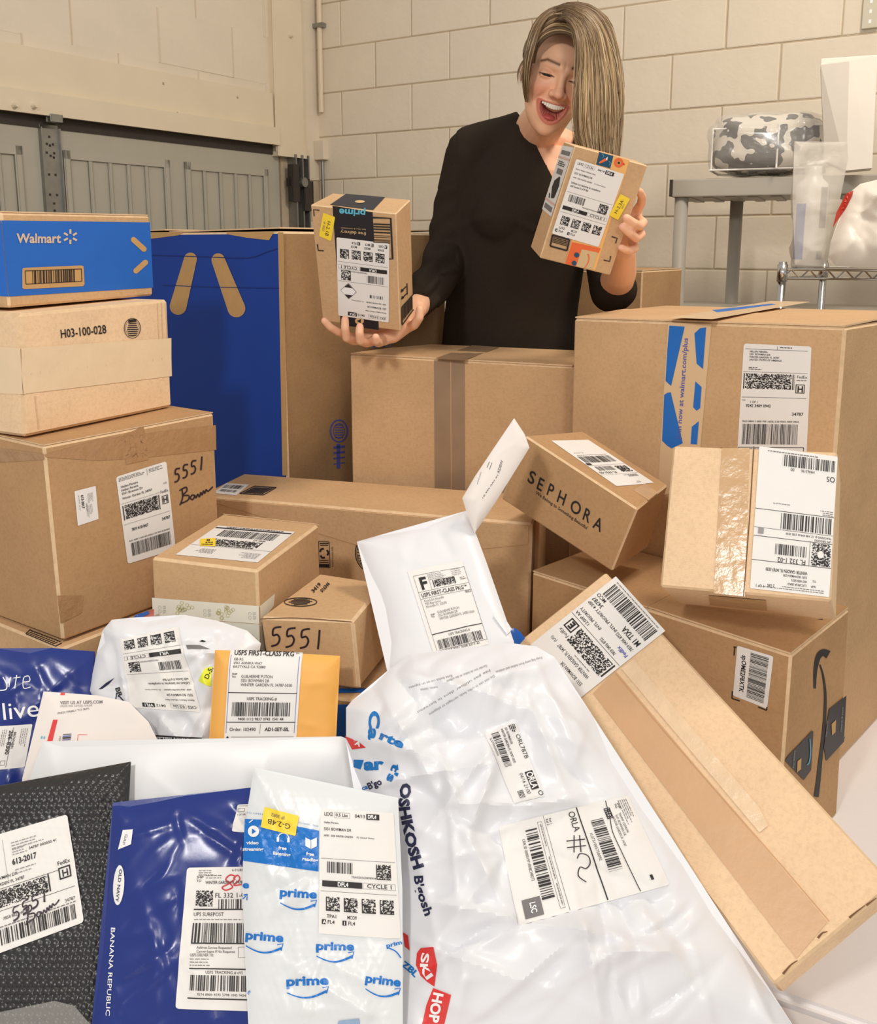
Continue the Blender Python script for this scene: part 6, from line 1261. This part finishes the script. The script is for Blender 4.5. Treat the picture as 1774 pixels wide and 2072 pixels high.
body = remesh('body', bm, .0024, SKIN, W_, sm=4, fac=.5)

# ---- head from a distance field, face towards -y, up z
def length(p): return np.sqrt((p**2).sum(-1))
def ell(p, c, r): q = (p-np.array(c))/np.array(r); k = length(q); return (k-1)*min(r)*np.where(k > 1, 1, 1)
def ell2(p, c, r): r = np.array(r); q = p-np.array(c); k0 = length(q/r); k1 = length(q/(r*r)); return k0*(k0-1)/np.maximum(k1, 1e-6)
def caps(p, a, b, ra, rb_):
    a, b = np.array(a), np.array(b); t = np.clip(((p-a)@(b-a))/((b-a)@(b-a)), 0, 1); return length(p-a-t[..., None]*(b-a)) - (ra+(rb_-ra)*t)
def smin(a, b, k): h = np.clip(.5+.5*(b-a)/k, 0, 1); return b*(1-h)+a*h-k*h*(1-h)
def smax(a, b, k): return -smin(-a, -b, k)
ZC = -.049
def mouth(p):                                   # 1 on the rim of the laughing mouth, corners pulled up
    x, z = p[..., 0], p[..., 2]; zz = z-ZC-7*x*x; return np.sqrt((x/.0275)**2+(zz/np.where(zz > 0, .0085, .0265))**2), zz
def headsdf(p):
    q = p.copy(); q[..., 0] = np.abs(q[..., 0])
    d = ell2(p, (0, .012, .038), (.072, .094, .084))
    d = smin(d, ell2(p, (0, -.034, -.014), (.062, .056, .072)), .03)
    d = smin(d, ell2(p, (0, -.042, -.064), (.043, .044, .044)), .025)          # jaw
    d = smin(d, caps(p, (0, -.070, -.094), (0, -.062, -.090), .015, .018), .02) # chin
    d = smin(d, ell2(q, (.037, -.062, -.018), (.021, .023, .018)), .016)       # raised cheeks
    d = smin(d, caps(q, (.006, -.088, .030), (.044, -.066, .034), .007, .006), .014)  # brow
    d = smin(d, caps(p, (0, -.083, .026), (0, -.104, -.010), .0060, .0085), .010)
    d = smin(d, ell2(p, (0, -.109, -.018), (.0105, .0115, .0090)), .008)        # nose tip
    d = smin(d, ell2(q, (.0130, -.098, -.020), (.0078, .010, .0075)), .006)
    d = smax(d, -ell2(q, (.0065, -.106, -.0285), (.0034, .006, .0030)), .003)
    d = smax(d, -caps(q, (.021, -.093, -.018), (.037, -.078, -.046), .0030, .0035), .008)   # laugh lines
    d = smax(d, -ell2(q, (.031, -.096, .013), (.017, .013, .0095)), .010)       # eye hollows
    d = smin(d, ell2(q, (.031, -.0755, .0105), (.0150, .0125, .0115)), .003)    # lids
    sl = q.copy(); sl[..., 2] = q[..., 2]+10*(q[..., 0]-.031)**2
    d = smax(d, -ell2(sl, (.031, -.090, .0095), (.0128, .0135, .0020)), .0012)
    r, zz = mouth(p)
    yl = -.0875+14*p[..., 0]**2+.10*np.minimum(zz, 0)*-1
    lip = np.sqrt(((r-1.10)*.018)**2+((p[..., 1]-yl)*.8)**2) - .0042
    d = smin(d, lip, .006)
    cav = (r-1)*.014; cav = np.maximum(cav, -(p[..., 1]+.125)); cav = np.maximum(cav, p[..., 1]+.060)
    d = smax(d, -cav, .002)
    return smin(d, ell2(q, (.067, .012, .0), (.007, .016, .026)), .006)          # ears
n1, n2 = 360, 260
th = np.linspace(0, 2*math.pi, n1, endpoint=False)-math.pi/2; ph = np.linspace(.02, math.pi-.02, n2)
TH, PH = np.meshgrid(th, ph); dirs = np.stack([np.sin(PH)*np.cos(TH), np.sin(PH)*np.sin(TH), np.cos(PH)], -1).reshape(-1, 3)
cen = np.array([0, -.012, -.018]); t = np.full(len(dirs), .20)
for _ in range(60): t = t - np.maximum(headsdf(cen+dirs*t[:, None]), -.004)*.8
hp = cen+dirs*t[:, None]
HR = Matrix.Rotation(math.radians(15.5), 3, 'Y') @ Matrix.Rotation(math.radians(17), 3, 'X') @ Matrix.Rotation(math.radians(5), 3, 'Z'); HRn = np.array(HR); HS = 1.03
HO = P(1137, 156, 2.07) - HRn@(np.array([0, -.085, .014])*HS)
hw_ = lambda p: HO + (np.asarray(p, float)*HS)@HRn.T
F = [(j*n1+i, j*n1+(i+1) % n1, (j+1)*n1+(i+1) % n1, (j+1)*n1+i) for j in range(n2-1) for i in range(n1)]
F = [f[::-1] for f in F]+[tuple(range(n1)), tuple(range((n2-1)*n1, n2*n1))[::-1]]
def lin(*c): return np.array(srgb(*c)[:3])
base = lin(246, 192, 156); n = len(hp); col = np.tile(base, (n, 1)); x, y, z = hp.T; ax_ = np.abs(x)
def mixc(m, c):
    global col
    m = np.clip(m, 0, 1)[:, None]; col = col*(1-m)+lin(*c)*m
mixc(.45*np.exp(-(((ax_-.04)/.02)**2+((z+.018)/.018)**2)), (226, 120, 96)); mixc(.3*np.exp(-((x/.014)**2+((z+.02)/.014)**2)), (226, 130, 100))
mr, mz = mouth(hp); lipd = np.abs(mr-1.12)
mixc(np.clip((.20-lipd)/.06, 0, 1)*(y < -.06)*(z < -.02)*.75, (206, 96, 88)); mixc(np.clip((.99-mr)/.03, 0, 1)*(y < -.03), (104, 30, 28))
br = np.exp(-(((z-.036-.10*(ax_-.016)+2.6*np.maximum(ax_-.038, 0)**1.0*.25)/.0032)**2)); mixc(br*((ax_ > .012) & (ax_ < .050) & (y < -.04))*1.0, (112, 76, 48))
el = z-.0122+10*(ax_-.031)**2; mixc(np.exp(-(el/.0012)**2)*((np.abs(ax_-.031) < .0155) & (y < -.05))*1.0, (52, 34, 26))
mixc(.35*np.exp(-(((ax_-.031)/.014)**2+((z-.018)/.006)**2))*(y < -.05), (200, 130, 104))
head_o = mk('head', hw_(hp), F, SKIN, W_, smooth=True); set_cols(head_o, SKINC, col)
# body colours: nails, knuckle warmth
v = np.array([q.co[:] for q in body.data.vertices])+origin(W_); bc = np.tile(base, (len(v), 1)); bpx = proj(v)
for (nx_, ny_) in ((656, 646), (698, 643), (728, 658), (1264, 439), (1256, 457), (1254, 500)):
    mk_ = np.exp(-(((bpx[:, 0]-nx_)/6)**2+((bpx[:, 1]-ny_)/6)**2))*(v[:, 1] < 1.9); bc = bc*(1-.55*mk_[:, None])+lin(244, 176, 160)*.55*mk_[:, None]
set_cols(body, SKINC, bc)
# join head and body into one figure
bm = bmesh.new(); bm.from_mesh(body.data); off_v = len(bm.verts); bm.from_mesh(head_o.data); bm.to_mesh(body.data); bm.free(); set_ = np.vstack([bc, col])
for a in list(body.data.color_attributes): body.data.color_attributes.remove(a)
set_cols(body, SKINC, set_); body.data.polygons.foreach_set('use_smooth', [True]*len(body.data.polygons)); D.objects.remove(head_o)
# eyes, lashes, teeth, tongue
for sx in (-1, 1):
    bm = bmesh.new(); bmesh.ops.create_uvsphere(bm, u_segments=20, v_segments=14, radius=.0112*HS, matrix=Matrix.Translation(hw_((sx*.031, -.0755, .0100)))); from_bm('eye', bm, plain('eye_dark', (64, 52, 44), .15), W_, smooth=True)
    bm = bmesh.new(); tube(bm, [hw_((sx*(.031+dx), -.0885+14*dx*dx+(.0035 if dx > 0 else .001)*abs(dx)/.013, .0118-10*dx*dx)) for dx in (-.013, -.009, -.004, 0, .004, .009, .014)], [.0003, .0007, .0009, .0010, .0010, .0009, .0003], 6); from_bm('eyelash', bm, INK, W_)
bm = bmesh.new()
for i in range(10):
    u_ = (i-4.5); xx = u_*.0048; yy = -.0885+16*xx*xx; hh = .0105-.0004*abs(u_); w_ = .00252
    R = Matrix.Rotation(math.atan(-32*xx)*-.6, 3, 'Z'); bx(bm, (-w_, -.0022, -hh/2), (w_, .0022, hh/2), HR @ R, hw_((xx, yy, ZC+7*xx*xx+.0035-(.0105-hh)/2*-1)), .0007)
from_bm('teeth', bm, plain('teeth', (246, 240, 226), .25), W_, smooth=True)
bm = bmesh.new(); bmesh.ops.create_uvsphere(bm, u_segments=20, v_segments=14, radius=1.0, matrix=Matrix.Translation(hw_((0, -.076, -.070))) @ HR.to_4x4() @ Matrix.Diagonal((.016, .016, .007, 1))); from_bm('tongue', bm, plain('tongue', (188, 86, 84), .35), W_, smooth=True)
# ---- hair
rs = np.random.RandomState(11)
cm = (z > .062-.25*np.maximum(y+.03, 0)) | (y > .005+.25*(z < 0)*np.abs(z)*0) & (z > -.085); cm &= ~((y < -.02) & (z < .086))
cm &= ~((ax_ > .066) & (z < .028) & (z > -.03) & (y > -.01) & (y < .035))
vid = np.where(cm)[0]; mp = -np.ones(n, int); mp[vid] = np.arange(len(vid))
cf = [tuple(mp[i] for i in f) for f in F[:-2] if all(cm[i] for i in f)]
ctr_h = np.array([0, .01, .02]); cp = hp[vid]+(hp[vid]-ctr_h)/length(hp[vid]-ctr_h)[:, None]*(.007+.002*np.sin(hp[vid][:, 0]*900+hp[vid][:, 2]*60)[:, None])
HV, HF, HC = [hw_(cp)], list(cf), [np.tile(lin(112, 88, 62), (len(cp), 1))]; nh = [len(cp)]
HCOL = [lin(98, 76, 52), lin(134, 108, 76), lin(164, 136, 98), lin(194, 166, 122), lin(222, 200, 160)]
def cr(pts, m):
    p = np.array(pts, float); out = []; K = len(p)-1
    for u in np.linspace(0, K-1e-6, m):
        i = int(u); f = u-i; p0, p1, p2, p3 = p[max(i-1, 0)], p[i], p[i+1], p[min(i+2, K)]
        out.append(.5*((2*p1)+(-p0+p2)*f+(2*p0-5*p1+4*p2-p3)*f*f+(-p0+3*p1-3*p2+p3)*f**3))
    return np.array(out)
def strands(ga, gb, cnt, rad, jit=3, yj=.012, w=(.25, .25, .25, .15, .10), m=18, cut=.1, tpow=1.0, rootdark=True):
    A, B = cr(ga, m), cr(gb, m)
    for k in range(cnt):
        t_ = rs.rand()**tpow; L = A*(1-t_)+B*t_; s_ = np.linspace(0, 1, m); j = rs.uniform(-1, 1, 2)*jit
        L[:, 0] += j[0]*np.sin(s_*math.pi*rs.uniform(.6, 2.2)+rs.uniform(0, 3)); L[:, 1] += j[1]*.5*np.sin(s_*5+rs.uniform(0, 6)); L[:, 2] += rs.uniform(-1, 1)*yj*(.3+s_)
        e = int(m*(1-rs.uniform(0, cut))); L = L[:max(e, 6)]; q = np.array([P(*r) for r in L]); K = len(q); tg = np.gradient(q, axis=0); tg /= length(tg)[:, None]+1e-9
        a = np.cross(tg, [0, 1, 0]); a /= length(a)[:, None]+1e-9; b = np.cross(a, tg); r = rad*rs.uniform(.5, 1.3)*np.sin(np.linspace(.35, math.pi-.12, K))[:, None]
        ring = np.stack([q+r*(a*math.cos(x_)+b*.55*math.sin(x_)) for x_ in np.linspace(0, 2*math.pi, 5, endpoint=False)], 1).reshape(-1, 3)
        base_n = sum(nh); HV.append(ring); nh.append(len(ring))
        HF.extend((base_n+i*5+c, base_n+i*5+(c+1) % 5, base_n+(i+1)*5+(c+1) % 5, base_n+(i+1)*5+c) for i in range(K-1) for c in range(5))
        c0_ = HCOL[rs.choice(5, p=w)]; g = np.clip(np.linspace(-.2, 1.6, K), 0, 1)[:, None] if rootdark else np.ones((K, 1)); cc = HCOL[0]*(1-g)+c0_*g; HC.append(np.repeat(cc, 5, axis=0))
inner = [(1128, 46, 2.03), (1150, 40, 1.985), (1166, 66, 1.955), (1171, 110, 1.945), (1168, 165, 1.945), (1164, 215, 1.945), (1163, 265, 1.955), (1172, 305, 1.965), (1190, 345, 1.975)]
outer = [(1118, 22, 2.06), (1150, 7, 2.06), (1192, 13, 2.05), (1226, 42, 2.05), (1244, 88, 2.05), (1254, 140, 2.05), (1258, 200, 2.045), (1255, 270, 2.02), (1246, 350, 2.0)]
strands(inner, outer, 950, .0017, 6, .017, cut=.16); strands(inner, outer, 700, .0008, 10, .02, (.1, .2, .25, .25, .2), cut=.25)
strands(outer, [(x+1, y-1, Y+.04) for x, y, Y in outer], 150, .0020, 3, .02, (.4, .3, .2, .1, 0))
hl = [(1080, 128, 2.055), (1086, 98, 2.045), (1104, 77, 2.037), (1130, 68, 2.025), (1158, 74, 1.99), (1169, 104, 1.947), (1170, 150, 1.945)]
hl2 = [(1074, 118, 2.06), (1080, 78, 2.05), (1100, 44, 2.045), (1130, 28, 2.03), (1164, 40, 2.0), (1180, 80, 1.97), (1182, 150, 1.955)]
strands(hl, hl2, 340, .0016, 3, .008, (.5, .3, .15, .05, 0), rootdark=False)
la = [(1136, 18, 2.05), (1110, 32, 2.04), (1092, 60, 2.03), (1080, 98, 2.03), (1072, 135, 2.04), (1069, 175, 2.06), (1070, 220, 2.10)]
lb_ = [(1146, 10, 2.08), (1112, 18, 2.07), (1082, 46, 2.06), (1066, 90, 2.055), (1060, 132, 2.06), (1059, 180, 2.08), (1064, 215, 2.12)]
strands(la, lb_, 380, .0015, 3, .012, (.45, .3, .15, .1, 0), cut=.38)
strands([(1082, 60, 2.05), (1066, 100, 2.07), (1060, 140, 2.09), (1060, 185, 2.12), (1068, 222, 2.16)], [(1078, 70, 2.07), (1066, 110, 2.09), (1064, 150, 2.12), (1066, 190, 2.15), (1072, 226, 2.18)], 130, .0015, 3, .01, (.5, .3, .15, .05, 0), cut=.3)
strands([(1072, 112, 2.06), (1056, 124, 2.05), (1046, 146, 2.05), (1047, 172, 2.05)], [(1070, 122, 2.06), (1062, 140, 2.05), (1058, 160, 2.05), (1063, 188, 2.05)], 9, .0009, 2, .004, (0, .6, .4, 0, 0), rootdark=False)
hair = mk('hair', np.vstack(HV), HF, HAIR, W_, smooth=True); set_cols(hair, HAIRC, np.vstack(HC)); hair['label'] = 'long blonde streaked hair swept over one side of the face'
# ---- sweater
SW = plain('black_knit', (52, 44, 37), .95, noise=.25, scale=900, bump=.5, bscale=700, spec=.1)
bm = bmesh.new(); g = .011
chain(bm, [(x, y, Y, r+g) for x, y, Y, r in armR[:4]]+[(853, 606, 2.06, .041)]); chain(bm, [(x, y, Y, r+g) for x, y, Y, r in armL[:3]]+[(1246, 585, 2.17, .050)])
chain(bm, [(1066, 262, 2.34, .046), (1000, 284, 2.34, .053), (952, 308, 2.33, .060)]); chain(bm, [(1100, 262, 2.34, .046), (1140, 296, 2.34, .053), (1200, 332, 2.33, .060)])
loft(bm, [(1030, 850, 2.37, .19, .135), (1030, 760, 2.37, .182, .13), (1032, 690, 2.365, .170, .118), (1032, 640, 2.36, .166, .114), (1046, 520, 2.35, .166, .118), (1058, 430, 2.34, .170, .124), (1070, 350, 2.335, .160, .104), (1076, 296, 2.335, .118, .078), (1080, 258, 2.33, .080, .070)])
for (x_, s_) in ((1010, .05), (1120, .05)): bmesh.ops.create_icosphere(bm, subdivisions=3, radius=.070, matrix=Matrix.Translation(P(x_, 440, 2.275)))
sw = remesh('sweater', bm, .0045, SW, W_, sm=14, fac=.5)
bm = bmesh.new(); bm.from_mesh(sw.data); vo = Vector(origin(W_))
def plane_px(a, b, Y):                          # plane through the camera-side line a-b, extruded along depth
    A, B = P(*a, Y), P(*b, Y); nrm = np.cross(B-A, np.array([0, 1, .0])); return Vector(A)-vo, Vector(nrm).normalized()
pa, na = plane_px((1050, 222), (1124, 385), 2.27); pb, nb = plane_px((1170, 262), (1124, 385), 2.27)
ctrp = Vector(P(1110, 300, 2.27))-vo
for p_, n_ in ((pa, na), (pb, nb)): bmesh.ops.bisect_plane(bm, geom=bm.verts[:]+bm.edges[:]+bm.faces[:], plane_co=p_, plane_no=n_, dist=1e-6)
sa = (ctrp-pa).dot(na) > 0; sb = (ctrp-pb).dot(nb) > 0
dead = [f for f in bm.faces if ((f.calc_center_median()-pa).dot(na) > 0) == sa and ((f.calc_center_median()-pb).dot(nb) > 0) == sb and f.calc_center_median().z+vo.z > P(1124, 388, 2.27)[2] and f.calc_center_median().y+vo.y < 2.40]
bmesh.ops.delete(bm, geom=dead, context='FACES')
# folds: ridges on sleeve and torso
rf = np.random.RandomState(5)
for v_ in bm.verts:
    c = v_.co+vo; px_, py_ = proj(np.array(c)); am = 0
    if px_ < 925 and not (py_ > 555 and px_ > 888): am = (.0015+.0035*max(0, min(1, (py_-430)/120)))*math.sin((py_*.9+px_*.35)*.17+2*math.sin(px_*.05))*(py_ > 380)
    else: am = .0022*math.sin(px_*.05+1.6*math.sin(py_*.017+1))+.003*math.exp(-((py_-440-.004*(px_-1000)**2)/9)**2)*(px_ < 1100)
    v_.co += v_.normal*am
bm.to_mesh(sw.data); bm.free(); md = sw.modifiers.new('thickness', 'SOLIDIFY'); md.thickness = .003; md.offset = -1
bm = bmesh.new(); A = [P(1050, 222, 2.275), P(1075, 262, 2.262), P(1100, 325, 2.235), P(1124, 385, 2.222)]
# trousers and shoes, hidden behind the boxes
bm.free(); bm = bmesh.new(); TRS = plain('dark_trousers', (48, 50, 60), .9, noise=.1, scale=300)
for sx in (-.09, .09):
    hx = hipz[0]+sx
    for a, ra, b, rb_ in (((hx, 2.37, hipz[2]-.01), .105, (hx+sx*.1, 2.36, .48), .072), ((hx+sx*.1, 2.36, .48), .072, (hx+sx*.1, 2.39, .12), .055)):
        bmesh.ops.create_icosphere(bm, subdivisions=2, radius=ra, matrix=Matrix.Translation(a)); seg(bm, a, ra, b, rb_); bmesh.ops.create_icosphere(bm, subdivisions=2, radius=rb_, matrix=Matrix.Translation(b))
remesh('trousers', bm, .009, TRS, W_, sm=4)
for sx in (-.09, .09):
    hx = hipz[0]+sx; bm = bmesh.new(); bmesh.ops.create_uvsphere(bm, u_segments=20, v_segments=12, radius=1, matrix=Matrix.Translation((hx+sx*.12, 2.31, .045)) @ Matrix.Diagonal((.048, .135, .045, 1))); from_bm('shoe', bm, PAPERG, W_, smooth=True)
